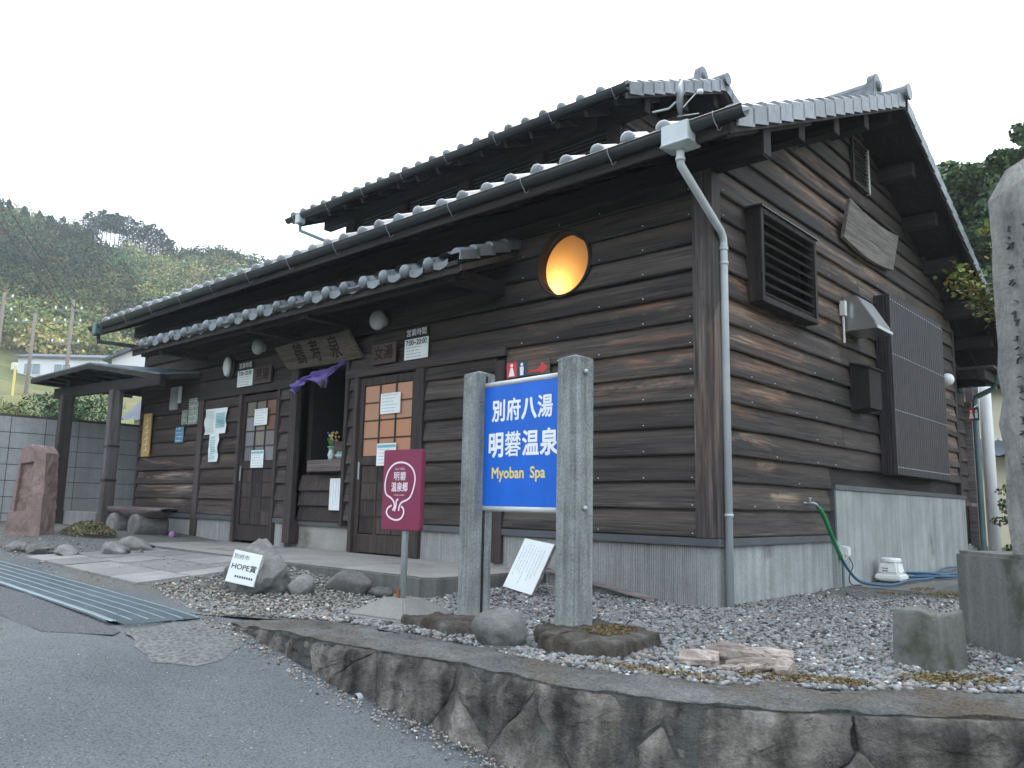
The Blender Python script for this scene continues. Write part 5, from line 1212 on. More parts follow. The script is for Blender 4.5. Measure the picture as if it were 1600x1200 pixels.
# ------------------------------------------------------------------ blue sign
sg = thing('spa_sign', 'blue spa name sign on two thick weathered grey posts', 'sign', (-.3, -1.9, 0), R(-6))
def sign_post(x0_, groove):
    mb = MB(); h = .078; z0_ = -.05; zt = 1.62; mb.box(x0_ - h, x0_ + h, -h, h, z0_, zt); o = len(mb.v)
    mb.f = [f for i, f in enumerate(mb.f) if i != 1]; mb.mi = mb.mi[:5]; mb.v.append((x0_, 0, zt + .028)); mb.f += [(4, 5, 8), (5, 6, 8), (6, 7, 8), (7, 4, 8)]; mb.mi += [0] * 4
    return mb.build('post', 'sign_post_wood', sg, bevel=.006)
sign_post(-.455, 1); sign_post(.455, 0)
mb = MB(); mb.box(-.376, .376, -.012, .012, .735, 1.52); mb.build('panel', 'sign_blue', sg, bevel=.002)
for z in (.72, 1.535): mb = MB(); mb.tube([(-.38, 0, z), (.38, 0, z)], .019, 14); mb.build('rail', 'bracket_metal', sg, smooth=True)
mb = MB(); mb.box(-.3765, -.3715, -.008, .008, 0.0, 1.6); mb.build('groove_shade', 'black', sg)  # black strip stands in for the shade inside the post's groove
for k, (ch, b_) in enumerate((('別', .0045), ('府', .004), ('八', .0065), ('湯', .0034))): text(ch, .150, 'lettering', 'letter_white', sg, XZ(-.228 + k * .146, -.0135, 1.345), .001, b_, .93)
for k, (ch, b_) in enumerate((('明', .0055), ('礬', .0022), ('温', .0042), ('泉', .0052))): text(ch, .172, 'lettering', 'letter_white', sg, XZ(-.25 + k * .166, -.0135, 1.12), .001, b_, .93)
for q_, w_ in ((-.13, 'Myoban'), (.15, 'Spa')): text(w_, .1, 'lettering', 'letter_yellow', sg, XZ(q_, -.0135, .945), .001, .0026, 1.0)
for z in (.735, 1.535):
    mb = MB(); mb.lathe([(.017, 0), (.015, .012), (.001, .016)], (.534, -.0, z), 10, 'x'); mb.build('bolt', 'galvanised', sg, smooth=True)
def slab(name, label, poly, z0, z1, mat, cat, seed=1, jag=.02):
    cxp = sum(p_[0] for p_ in poly) / len(poly); cyp = sum(p_[1] for p_ in poly) / len(poly); pts = []
    for i in range(len(poly)):
        a, b = Vector(poly[i]), Vector(poly[(i + 1) % len(poly)])
        for k in range(14): q = a.lerp(b, k / 14); pts.append((q.x - cxp + jag * fbm((q.x * 9, q.y * 9, seed), 3), q.y - cyp + jag * fbm((q.x * 9, q.y * 9, seed + 5), 3)))
    n = len(pts); mb = MB(); lv = [(1.03, z0), (1.02, z0 + (z1 - z0) * .45), (1.0, z0 + (z1 - z0) * .7), (.985, z1 - .012), (.95, z1), (.85, z1 + .004), (.72, z1 + .006), (.6, z1 + .008), (.45, z1 + .006), (.3, z1 + .005), (.15, z1 + .005)]
    for sc_, z in lv: mb.v += [(x_ * sc_, y_ * sc_, z + .022 * fbm((x_ * 9 * sc_, y_ * 9 * sc_, seed), 4) * (z > 0)) for x_, y_ in pts]
    mb.v.append((0, 0, z1)); mb.f = [(a * n + k, a * n + (k + 1) % n, (a + 1) * n + (k + 1) % n, (a + 1) * n + k) for a in range(len(lv) - 1) for k in range(n)] + [((len(lv) - 1) * n + k, (len(lv) - 1) * n + (k + 1) % n, len(lv) * n) for k in range(n)]; mb.mi = [0] * len(mb.f)
    o = mb.build(name, mat, None, smooth=(mat == 'slab_stone'), recalc=True); o.location = (cxp, cyp, 0); return tagt(o, label, cat)
slab('footing_stone', 'mossy brown broken slab under the right post of the blue sign', [(.0, -2.12), (.33, -2.42), (.72, -2.3), (.62, -1.8), (.1, -1.65)], -.05, .075, 'slab_stone', 'stone slab', 3, .045)
slab('footing_stone', 'low mossy slab beside the round stone under the left sign post', [(-.85, -2.35), (-.35, -2.45), (-.2, -2.2), (-.5, -2.0), (-.8, -2.1)], -.05, .055, 'slab_stone', 'stone slab', 6, .045)
# round stone
o = link(rock_mesh('round_stone', 'grey_rock', .165, .125, .115, 5, 4, .14, freq=1.1, cut=False), 'round_stone', None, (.02, -2.42, -.01)); tagt(o, 'rounded kidney-shaped grey stone at the foot of the left sign post', 'stone')
# maroon sign
ms_ = thing('spa_area_sign', 'maroon rectangular hot spring sign on a steel pole with concrete foot', 'sign', (-1.12, -2.16, 0), R(6))
mb = MB(); pts = [(-.155, .56), (-.155, 1.1), (.155, 1.1), (.155, .56)]
mb.prism([(-.185, 0, .563), (.165, 0, .563), (.178, 0, .576), (.178, 0, 1.09), (.165, 0, 1.10), (-.185, 0, 1.10)], (0, -.035, 0)); mb.build('panel', 'maroon', ms_, bevel=.006, recalc=True)
mb = MB(); mb.tube([(-.005, .02, .06), (-.005, .02, 1.05)], .0225, 16); mb.build('pole', 'galvanised', ms_, smooth=True)
mb = MB(); vs = [(-.26, -.24, -.02), (.26, -.24, -.02), (.26, .26, -.02), (-.26, .26, -.02), (-.26, -.24, .025), (.26, -.24, .025), (.26, .26, .025), (-.26, .26, .025), (-.1, -.08, .125), (.1, -.08, .125), (.1, .11, .125), (-.1, .11, .125)]
mb.add(vs, [(3, 2, 1, 0), (0, 1, 5, 4), (1, 2, 6, 5), (2, 3, 7, 6), (3, 0, 4, 7), (4, 5, 9, 8), (5, 6, 10, 9), (6, 7, 11, 10), (7, 4, 8, 11), (8, 9, 10, 11)]); mb.build('concrete_foot', 'sign_base', ms_, bevel=.01)
mb = MB(); mb.box(-.035, -.012, -.012, .012, .12, .18); mb.build('rust_bracket', 'rust', ms_)
def pix(px, py): return ((px - 105) / (705 - 105) * .363 - .185, 1.1 - (py - 75) / 1035 * .54)   # design grid of the emblem on the panel
def stroke(pts, name='emblem'):
    P = smoothpath([(pix(*p_)[0], 0, pix(*p_)[1]) for p_ in pts], 6); mb = MB(); L = []
    for i, p_ in enumerate(P):
        d = (P[min(i + 1, len(P) - 1)] - P[max(i - 1, 0)]).normalized(); n_ = Vector((-d.z, 0, d.x)) * .0058; L += [p_ + n_, p_ - n_]
    mb.add([(v_.x, -.0365, v_.z) for v_ in L], [(i * 2, i * 2 + 1, i * 2 + 3, i * 2 + 2) for i in range(len(P) - 1)]); mb.build(name, 'letter_pink', ms_)
stroke([(282, 855), (310, 800), (290, 735), (240, 690), (175, 650), (150, 560), (158, 450), (200, 340), (280, 262), (385, 240), (490, 265), (570, 335), (605, 440), (590, 560), (550, 670), (500, 715), (420, 750), (385, 800), (375, 860)])
stroke([(365, 710), (335, 735), (332, 800), (310, 865)]); stroke([(265, 790), (205, 830), (192, 890), (240, 945), (330, 975), (410, 955), (452, 890), (445, 830), (410, 800)])
cxm = (pix(375, 0)[0])
text('みょうばん', .019, 'lettering', 'letter_pink', ms_, XZ(cxm, -.037, pix(0, 325)[1]), .0005)
for q_, ch in ((-.03, '明'), (.03, '礬')): text(ch, .062, 'lettering', 'letter_pink', ms_, XZ(cxm + q_, -.037, pix(0, 425)[1]), .0005, .0006, .9)
text('温泉郷', .066, 'lettering', 'letter_pink', ms_, XZ(cxm, -.037, pix(0, 565)[1]), .0005, .0012, .78)
text('MYOBAN ONSEN', .012, 'lettering', 'letter_pink', ms_, XZ(cxm, -.037, pix(0, 660)[1]), .0005)
# prize stone with plate
ro = thing('prize_stone', 'big grey boulder carrying a white prize plate beside the entrance apron', 'boulder', (-2.86, -2.18, -.03))
o = link(rock_mesh('boulder', 'grey_rock', .29, .26, .26, 14, 5, .22), 'boulder', ro)
mb = MB(); pm = frame((.19, -.245, .255), (25.9, 25.3, -7.2), (6, 16.8, 39)); mb.box(-.11, .11, -.122, .122, -.08, .006); q = mb.build('plate', 'paper', ro, bevel=.002); q.matrix_local = pm
text('別府市', .04, 'lettering', 'ink', ro, pm @ Matrix.Translation((-.04, .075, .0065)), .0005); text('HOPE賞', .055, 'lettering', 'ink', ro, pm @ Matrix.Translation((0, .0, .0065)), .0005, .001, 1.0)
mb = MB(); [mb.box(-.05 + k * .018, -.038 + k * .018, -.078, -.062, .0065, .0072) for k in range(8)]; q = mb.build('small_print', 'ink', ro); q.matrix_local = pm
o = link(rock_mesh('flat_stone', 'curb_stone', .13, .1, .1, 8, 3), 'garden_stone', None, (-2.5, -2.02, .0)); tagt(o, 'small pale stone tucked behind the plate boulder', 'stone')
o = link(rock_mesh('flat_stone2', 'curb_stone', .22, .13, .12, 9, 3), 'garden_stone', None, (-2.42, -1.62, .0), (0, 0, .3)); tagt(o, 'flat grey stone against the platform front', 'stone')
o = link(rock_mesh('flat_stone3', 'grey_rock', .12, .09, .045, 19, 3), 'garden_stone', None, (-2.15, -1.5, .0)); tagt(o, 'low stone fragment right of the flat stone at the platform', 'stone')
for k, (x_, y_, sx, sy, sz) in enumerate(((-7.9, -2.72, .3, .12, .1), (-7.3, -2.62, .3, .13, .11), (-6.85, -2.55, .22, .13, .11), (-6.35, -2.42, .28, .14, .13), (-6.05, -2.05, .22, .16, .16), (-6.3, -1.72, .22, .15, .16), (-6.6, -1.5, .16, .12, .1), (-5.95, -1.82, .12, .08, .07))):
    o = link(rock_mesh('border_stone', 'curb_stone', sx, sy * .95, sz * .75, 30 + k, 4, .28, freq=1.8), 'border_stone', None, (x_, y_, gz(x_, y_) - .05), (0, 0, .25 * (k % 3) - .2))
    tagt(o, ['long low border stone at the far left end of the row', 'second long border stone in front of the pink monument', 'middle border stone right of the pink monument', 'pale wedge border stone at the corner of the paving', 'largest dark border stone beside the paving', 'squared border stone behind the largest one', 'small upright border stone toward the bench', 'tiny flat border stone in front of the squared one'][k], 'stone', 'border stones round the planting bed')
# notice board leaning, plank
wb = thing('notice_board', 'white handwritten notice board on a wooden frame leaning by the platform', 'notice board', (-1.37, -.67, .05))
A, B, Cc_, Dd = Vector((-.22, -.0, .025)), Vector((.18, -.10, -.005)), Vector((-.035, .18, .455)), Vector((.34, .06, .42))
xd = (B - A).normalized(); ydv = (Cc_ - A); wm = frame(A, xd, ydv); wl = (B - A).length; hl = .44
mb = MB(); mb.box(0, wl, 0, hl, -.004, .004); q = mb.build('sheet', 'paper', wb, bevel=.001); q.matrix_local = wm
mb = MB(); mb.box(0, .03, 0, hl, -.03, -.0045); mb.box(wl - .03, wl, 0, hl, -.03, -.0045); mb.box(.03, wl - .03, 0, .03, -.03, -.0045); q = mb.build('wooden_frame', 'drift_wood', wb); q.matrix_local = wm
mb = MB(); r3 = random.Random(5)
for k in range(8):
    x_ = .045 + k * (wl - .08) / 8; y_ = .4 - r3.random() * .04; e_ = .04 + r3.random() * .12
    while y_ > e_: l_ = r3.uniform(.006, .013); mb.box(x_, x_ + .008, y_ - l_, y_, .0042, .0048); y_ -= l_ + r3.uniform(.004, .012)
q = mb.build('handwriting', 'ink_soft', wb, kind='stuff'); q.matrix_local = wm
o = MB(); o.beam((-1.66, -.06, .19), (-.5, -.05, .02), .05, .035); tagt(o.build('loose_plank', 'plank_wood', None, bevel=.004), 'grey plank lying slanted against the ribbed footing', 'plank')
# block and monument at right
slab('stub_block', 'short mossy concrete block standing in the gravel at right', [(1.70, -1.33), (1.93, -1.42), (2.0, -1.24), (1.78, -1.15)], -.03, .27, 'old_concrete', 'concrete block', 9, .008)
mo = thing('stone_monument', 'tall rough stone monument on a concrete base at the right edge', 'monument', (1.745, -.33, 0), math.atan2(-.47, .44))
mb = MB(); mb.box(0, .95, 0, .5, -.1, .535); q = mb.build('base_block', 'old_concrete', mo, bevel=.02)
bm = bmesh.new(); bmesh.ops.create_cube(bm, size=1); bmesh.ops.subdivide_edges(bm, edges=bm.edges, cuts=14, use_grid_fill=True)
for v_ in bm.verts:
    p_ = v_.co.copy(); z = (p_.z + .5); x_ = p_.x; tp_ = max(0, (z - .93) / .07)
    w2 = .5 * (1 + .05 * z) * (1 - .7 * tp_); q_ = Vector((x_ * w2 - .06 * tp_, p_.y * .26 * (1 - .4 * tp_), z * 2.2)); nn = .008 * fbm(q_ * 3.5, 5) + .009 * fbm(q_ * 14, 3); q_.x += nn * (1 if x_ > 0 else -1) * 1.3; q_.y += nn * (1 if p_.y > 0 else -1); v_.co = q_ + Vector((.60, .26, .52))
me = bpy.data.meshes.new('upright_stone'); bm.to_mesh(me); bm.free(); me.materials.append(MATS['monument_stone']); link(me, 'upright_stone', mo)
mb = MB(); r3 = random.Random(11)
for col_ in range(2):
    for row in range(7):
        for k in range(6):
            x0_ = .54 + col_ * .13 + r3.uniform(-.02, .02); z0_ = .95 + row * .21 + r3.uniform(0, .13); a = r3.choice((0, .3, 1.5, 1.3, -.5)); mb.obox((x0_, .118, z0_), (.016 * math.cos(a), 0, .016 * math.sin(a)), (0, .006, 0), (-.0025 * math.sin(a), 0, .0025 * math.cos(a)))
mb.build('carving', 'carve_grey', mo, kind='stuff')
# left monument (pink)
pmn = thing('pink_monument', 'reddish carved stone monument with a stepped recess by the block wall', 'monument', (-9.05, -2.0, gz(-9, -2) - .03), R(36))
def rough_prism(poly, y0, y1, name, parent, mat, amp, seed):
    bm = bmesh.new(); n = len(poly); vs_ = [bm.verts.new((x_, y0, z_)) for x_, z_ in poly]; f = bm.faces.new(vs_); r_ = bmesh.ops.extrude_face_region(bm, geom=[f]); 
    for v_ in [g for g in r_['geom'] if isinstance(g, bmesh.types.BMVert)]: v_.co.y = y1
    bmesh.ops.triangulate(bm, faces=bm.faces)
    for _ in range(5): bmesh.ops.subdivide_edges(bm, edges=[e for e in bm.edges if e.calc_length() > .055], cuts=1); bmesh.ops.triangulate(bm, faces=bm.faces)
    bmesh.ops.recalc_face_normals(bm, faces=bm.faces)
    for v_ in bm.verts: v_.co += v_.normal * amp * fbm(v_.co * 9 + Vector((seed, 0, 0)), 5)
    me = bpy.data.meshes.new(name); bm.to_mesh(me); bm.free(); me.materials.append(MATS[mat]); return link(me, name, parent)
pmn.scale = (.7, .7, .97)
rough_prism([(-.36, 0), (.36, 0), (.35, .3), (.33, .7), (.3, 1.15), (.18, 1.24), (-.1, 1.27), (-.22, 1.2), (-.26, .9)], -.02, .28, 'stone_body', pmn, 'pink_stone', .02, 1)
rough_prism([(-.36, 0), (.36, 0), (.35, .57), (.06, .57), (.05, .34), (-.32, .34)], -.14, -.01, 'stone_step', pmn, 'pink_stone', .006, 2)
rough_prism([(-.32, .345), (-.25, .345), (-.2, 1.0), (.06, 1.03), (.07, .575), (.34, .575), (.33, .72), (.3, 1.15), (.18, 1.24), (-.1, 1.25), (-.22, 1.18)], -.1, -.015, 'stone_relief', pmn, 'pink_stone', .014, 3)

# bench
bn = thing('stone_bench', 'rustic log bench on two short stone drums by the left end wall', 'bench', (-9.15, -.5, .175))
mb = MB(); L0, L1 = -1.0, .98
def seat(u, v):
    x_ = L0 + (L1 - L0) * u; a = 2 * math.pi * v; tape_ = 1 - .75 * max(0, abs(u - .5) * 2 - .72) / .28; ry = .2 * (.55 + .45 * tape_); rz2 = .1 * tape_ * (1 + .5 * math.sin(math.pi * min(1, u * 1.1)) * (u > .4)); z = math.sin(a) * rz2; z = min(z, .035); return (x_, math.cos(a) * ry, z + .395)
mb.grid(24, 20, seat); mb.build('seat', 'bench_wood', bn, recalc=True)
for x_ in (-.42, .35):
    mb = MB(); mb.lathe([(.001, -.24), (.15, -.24), (.17, -.2), (.17, .2), (.15, .24), (.001, .24)], (x_, 0, .165), 20, 'y'); mb.build('leg', 'curb_stone', bn, bevel=.01)
o = link(rock_mesh('litter', 'pink_trash', .06, .05, .07, 44, 2), 'paper_ball', None, (-8.3, -.38, .175)); tagt(o, 'crumpled lilac paper on the platform beside the bench', 'litter')
o = link(rock_mesh('litter2', 'curb_stone', .07, .05, .03, 45, 2), 'small_stone', None, (-8.55, -.42, .175)); tagt(o, 'small pale flat stone under the bench end', 'stone')

# shelter
sh = thing('bench_shelter', 'small open timber shelter with a dark low roof left of the building', 'shelter', (-10.6, -.8, .2))
Lp, Ap, Fp = Vector((-12.25, -1.2, 2.74)), Vector((-10.45, -.93, 2.86)), Vector((-8.75, -.55, 2.58))
Lb, Ab, Fb = Vector((-12.75, .7, 2.74)), Vector((-10.95, .95, 2.92)), Vector((-8.5, -.06, 2.64)); W1 = Vector((-10.56, -.06, 2.88))
def slabroof(pts, th, mat, name):
    mb = MB(); mb.prism([tuple(p_) for p_ in pts], (0, 0, -th)); return under(mb.build(name, mat, None, recalc=True), sh)
slabroof([Lp, Ap, Ab, Lb], .025, 'shelter_roof', 'roof_sheet'); slabroof([Ap, Fp, Fb, W1], .025, 'shelter_roof', 'roof_sheet'); slabroof([Ap, W1, Ab], .024, 'shelter_roof', 'roof_sheet')
dn = Vector((0, 0, -.065))
for a, b, m_ in ((Lp, Ap, 'dark_wood_x'), (Ap, Fp, 'trim_wood_x'), (Fp, Fb, 'dark_wood_x'), (Lp, Lb, 'dark_wood_y')):
    mb = MB(); mb.beam(a + dn, b + dn, .03, .075); under(mb.build('fascia', m_, None), sh)
for k in range(6):
    t_ = k / 5.5; a = Lp.lerp(Ap, t_) + Vector((0, 0, -.06)); b = Lb.lerp(Ab, t_) + Vector((0, 0, -.06)); mb = MB(); mb.beam(a + (b - a) * .02, b, .04, .05); under(mb.build('rafter', 'dark_wood_y', None), sh)
mb = MB(); mb.beam((-12.2, -.8, 2.50), (-8.6, -.55, 2.46), .1, .17); under(mb.build('beam', 'dark_wood_x', None, bevel=.005), sh)
mb = MB(); mb.beam((-11.55, -.85, 2.62), (-11.75, .6, 2.62), .1, .12); under(mb.build('beam', 'dark_wood_y', None), sh)
mb = MB(); mb.box(-11.62, -11.44, -.94, -.76, .3, 2.42); under(mb.build('post', 'dark_wood_z', None, bevel=.01), sh)
mb = MB(); mb.box(-10.02, -9.84, -.76, -.6, .15, 2.4); under(mb.build('post', 'shelter_post', None, bevel=.01), sh)
for z in (.98, 1.5): mb = MB(); mb.box(-10.025, -9.835, -.765, -.595, z, z + .035); under(mb.build('tape_band', 'tape', None), sh)
cb = MB(); cb.box(-12.1, -9.4, -.98, -.86, 0, .5); 
pbk = MB(); pbk.box(-12.05, -10.1, -.75, -.55, .1, .5); tagt(pbk.build('low_kerb_wall', 'curb_concrete', None, bevel=.01), 'low pale concrete kerb behind the shelter post', 'kerb')

# block wall
bwl = thing('block_wall', 'tall grey concrete block wall at the left behind the shelter', 'wall', (-12.4, 0, 0))
WXx = -12.4; bl, bh = .54, .27; me_b = MB(); me_b.box(-.06, .06, -bl / 2 + .005, bl / 2 - .005, .005, bh - .005); mbk = me_b.mesh('block', 'block_a', bevel=.004)
core = MB(); core.box(WXx - .05, WXx + .052, -3.6, 2.4, -.3, .22 + 7 * bh - .01); under(core.build('wall_core', 'mortar', None), bwl)
for j in range(7):
    for i in range(11):
        o = link(mbk, 'block', None, (WXx, -3.3 + i * bl, .17 + j * bh)); under(o, bwl)

# ------------------------------------------------------------------ vegetation helpers
def leafmesh(name, cents, tints, size, mat, seed=0, flat=False, tri=False):
    """many small leaf quads at given centres with their own leaf colours"""
    rg = np.random.RandomState(seed); n = len(cents); C_ = np.array(cents); sz = size if np.ndim(size) else np.full(n, size)
    d = rg.normal(size=(n, 3)); d[:, 2] = np.abs(d[:, 2]) * (1.2 if not flat else 2.5) + .1; d /= np.linalg.norm(d, axis=1)[:, None]
    a = np.cross(d, rg.normal(size=(n, 3))); a /= np.linalg.norm(a, axis=1)[:, None]; b = np.cross(d, a)
    a *= (sz * rg.uniform(.6, 1.1, n))[:, None]; b *= (sz * rg.uniform(.35, .8, n))[:, None]
    V = np.stack([C_ - a, C_ - b * .9 + a * .1, C_ + a, C_ + b], axis=1).reshape(-1, 3)
    me = bpy.data.meshes.new(name); me.vertices.add(n * 4); me.vertices.foreach_set('co', V.reshape(-1)); me.loops.add(n * 4); me.polygons.add(n)
    me.loops.foreach_set('vertex_index', np.arange(n * 4, dtype=np.int32)); me.polygons.foreach_set('loop_start', np.arange(0, n * 4, 4, dtype=np.int32)); me.update()
    t4 = np.ones((n * 4, 4)); t4[:, :3] = np.repeat(np.array(tints), 4, axis=0); at = me.color_attributes.new('tint', 'FLOAT_COLOR', 'POINT'); at.data.foreach_set('color', t4.reshape(-1)); me.materials.append(MATS[mat]); return me
# forest mass on the hillside
rg = np.random.RandomState(5); cents = []; tints = []; sizes = []
def crown(x, y, z, rx, rz2, n, col, sz, cone=False):
    nb = rg.randint(4, 8)
    bl_ = [(rg.uniform(-.5, .5) * rx, rg.uniform(-.5, .5) * rx, rg.uniform(-.35, .6) * rz2, rg.uniform(.35, .65)) for _ in range(nb)]
    for _ in range(n):
        if cone:
            h = rg.rand() ** 1.2; r_ = rx * (1 - h) ** .75 * rg.uniform(.5, 1.05); a = rg.uniform(0, 6.28); p_ = (x + r_ * math.cos(a), y + r_ * math.sin(a), z + h * rz2 * 2)
        else:
            bx_, by_, bz_, br = bl_[rg.randint(nb)]; v_ = rg.normal(size=3); v_ /= np.linalg.norm(v_); rr = br * rg.uniform(.75, 1.08); p_ = (x + bx_ + v_[0] * rr * rx, y + by_ + v_[1] * rr * rx, z + rz2 + bz_ + v_[2] * rr * rz2)
        k = rg.uniform(.65, 1.35); cents.append(p_); tints.append((col[0] * k, col[1] * k, col[2] * k * rg.uniform(.8, 1.1))); sizes.append(sz * rg.uniform(.6, 1.3))
def pol(az, r): return CAM.x + r * math.sin(R(az)), CAM.y + r * math.cos(R(az))
AZ0, AZ1 = -84, -54
for _ in range(2300):
    r = 60 + 105 * rg.rand() ** .75; az = rg.uniform(AZ0, AZ1)
    if az < -67 and r < 97 or (-72 < az < -66 and r > 139): continue
    x, y = pol(az, r); z = terr_xy(x, y); nz_ = fbm((x * .022, y * .022, 7), 3); nb2 = fbm((x * .05, y * .05, 2), 3)
    woods = sstep(84, 112, r + 22 * nz_ + (22 if az < -75.5 else 0) + (8 if az > -66 else 0))
    if rg.rand() < woods:
        cl = [(.12, .18, .08), (.15, .2, .09), (.19, .21, .09), (.09, .14, .08), (.2, .195, .1)][rg.randint(5)]
        if r < 118: cl = (cl[0] * 1.35, cl[1] * 1.25, cl[2])
        k_ = 1 + max(-.5, min(.6, 1.8 * nb2)); cl = (cl[0] * k_ * (1 + .25 * nb2), cl[1] * k_, cl[2] * k_)
        if rg.rand() < .03: cl = (.17, .11, .045)
        crown(x, y, z - 1, rg.uniform(2.2, 4.2), rg.uniform(1.5, 2.6), 330, cl, .24)
    elif rg.rand() < .75:
        cl = [(.19, .19, .075), (.14, .17, .07), (.23, .2, .1), (.09, .12, .055), (.26, .2, .12)][rg.randint(5)]
        crown(x, y, z - .4, rg.uniform(1.2, 3.0), rg.uniform(.4, .9), 130, cl, .2)
# conifer rows on the ridge
for az, r, h in [(a + rg.uniform(-.12, .12), 141 + rg.uniform(-3, 3), rg.uniform(5.0, 6.2)) for a in np.arange(-84, -71.4, .75)]:
    x, y = pol(az, r); crown(x, y, terr_xy(x, y) - 1, 2.3, h * .5, 600, (.07, .11, .065), .24, True)
rowtops = []
for k, az in enumerate(np.arange(-71.6, -66.3, .25)):
    x, y = pol(az, 146 + rg.uniform(-1, 1)); h = 6.0 + .4 * math.sin(k * 2.1) + (.5 if 2 < k < 12 else -.2) - (.9 if k > 18 else 0); zt = terr_xy(x, y); rowtops.append((x, y, zt, h)); rr0 = 1.15
    gap = 3 < k < 9      # daylight between the trunks here
    for _ in range(560):
        hh = rg.uniform(.5, 1.0) if (gap or rg.rand() < .6) else rg.uniform(-.05, .55); r_ = rr0 * min(1, (1.04 - hh) * 3.2) ** .7 * rg.uniform(.3, 1); a = rg.uniform(0, 6.28)
        kk = rg.uniform(.7, 1.3); cents.append((x + r_ * math.cos(a), y + r_ * math.sin(a), zt + hh * h)); tints.append((.065 * kk, .105 * kk, .065 * kk)); sizes.append(.22 * rg.uniform(.6, 1.2))
for az, r, h, rx in ((-65.3, 143, 8, 3.6), (-64.5, 147, 6, 3), (-63.6, 143, 6.6, 3.4), (-62.7, 145, 7, 3.8), (-61.6, 143, 5, 3.2), (-60.8, 145, 6.6, 3), (-59.7, 143, 5, 3.2), (-58.5, 146, 5.5, 3.5), (-71.3, 146, 6, 2.2), (-57.2, 146, 5.5, 3.5)):
    x, y = pol(az, r); crown(x, y, terr_xy(x, y) - .5, rx * .75, h * .3, 800, (.055, .08, .05), .22)
link(leafmesh('forest', cents, tints, np.array(sizes), 'forest', 1), 'forest', kind='stuff')
mb = MB()
for x, y, z, h in rowtops:
    mb.tube([(x, y, z - .5), (x, y, z + h * .9)], [.12, .05], 5)
mb.build('forest_trunks', 'bark', kind='stuff')
# shrubs above the block wall
cents, tints, sizes = [], [], []
for _ in range(230):
    az = rg.uniform(-84, -66); r = rg.uniform(18.5, 32); x, y = pol(az, r); z = terr_xy(x, y)
    if -72.8 < az < -66: continue
    cl = [(.16, .165, .05), (.2, .185, .065), (.08, .13, .045), (.12, .16, .05), (.24, .22, .05)][rg.randint(5)]
    if az > -73: cl = (.04, .075, .028)
    crown(x, y, z - .4, rg.uniform(.5, 1.1), rg.uniform(.35, .65), 420, cl, .05)
for az, r in ((-72.2, 27), (-71.6, 28), (-71.0, 27), (-70.6, 29)): x, y = pol(az, r); crown(x, y, terr_xy(x, y) - .6, 1.1, 1.0, 1400, (.055, .11, .04), .06)
link(leafmesh('hillside_shrubs', cents, tints, np.array(sizes), 'leaf', 2), 'hillside_shrubs', kind='stuff')

def tree(name, label, cat, loc, trunk_h, trunk_r, blobs, n, sz, cols, seed, group=None):
    t_ = thing(name, label, cat, loc, 0, group); r3 = np.random.RandomState(seed); mb = MB(); mb.tube([(0, 0, -.3), (.05, 0, trunk_h * .5), (0, .05, trunk_h)], [trunk_r, trunk_r * .75, trunk_r * .5], 10)
    for bx_, by_, bz_, br in blobs: mb.tube([(0, 0, trunk_h * .75), (bx_ * .5, by_ * .5, (trunk_h + bz_) / 2), (bx_, by_, bz_)], [trunk_r * .45, trunk_r * .25, trunk_r * .08], 6)
    mb.build('trunk', 'bark', t_, smooth=True); C_, T_ = [], []
    subs = [(b, (r3.normal(size=3) * .5)) for b in blobs for _ in range(15)]
    for _ in range(n):
        (bx_, by_, bz_, br), off = subs[r3.randint(len(subs))]; v_ = r3.normal(size=3); v_ /= np.linalg.norm(v_); rr = br * .36 * r3.uniform(.6, 1.1)
        p_ = (bx_ + off[0] * br + v_[0] * rr, by_ + off[1] * br + v_[1] * rr, bz_ + off[2] * br * .7 + v_[2] * rr * .55); C_.append(p_); c_ = cols[r3.randint(len(cols))]; k = r3.uniform(.7, 1.3); T_.append(tuple(q_ * k for q_ in c_))
    o = link(leafmesh('crown', C_, T_, sz, 'leaf', seed), 'crown', t_); return t_
tree('camphor_tree', 'large broad dark green tree behind the building at right', 'tree', (1.6, 19.5, .6), 6, .45, [(-3.7, -1.6, 8.5, 1.3), (-2.7, -1.2, 9.1, 1.3), (-1.6, -.8, 9.4, 1.4), (-4.0, -.5, 7.6, 1.6), (-3.0, -.5, 7.9, 1.8), (-4.2, -.5, 6.0, 1.5), (-4.2, -.5, 4.4, 1.5), (-1.6, 0, 8.6, 1.9), (-2.4, 0, 8.7, 1.7), (-1.0, .3, 9.3, 1.7), (0, 0, 9.2, 2.0), (1.8, .5, 8.8, 2.0), (3.3, 0, 7.8, 2), (-2.4, -.5, 6.2, 1.5), (-.8, -1, 6.6, 1.6), (1.2, -1, 7.0, 1.8), (-3.2, 0, 4.9, 1.3), (-1.5, 0, 4.8, 1.5), (.3, 0, 5, 1.5), (2.5, 0, 5.6, 1.8)], 190000, .11, [(.07, .13, .055), (.10, .165, .06), (.14, .19, .07), (.055, .095, .045)], 3)
tree('round_shrub', 'rounded dark green garden shrub right of the rear corner pipe', 'shrub', (.78, 8.1, 0), .5, .05, [(0, 0, .75, .42), (.1, .05, 1.15, .35), (-.12, 0, .45, .36), (.2, -.1, .5, .36), (.05, 0, 1.4, .22)], 9000, .028, [(.03, .06, .02), (.06, .1, .025), (.11, .15, .03)], 8)
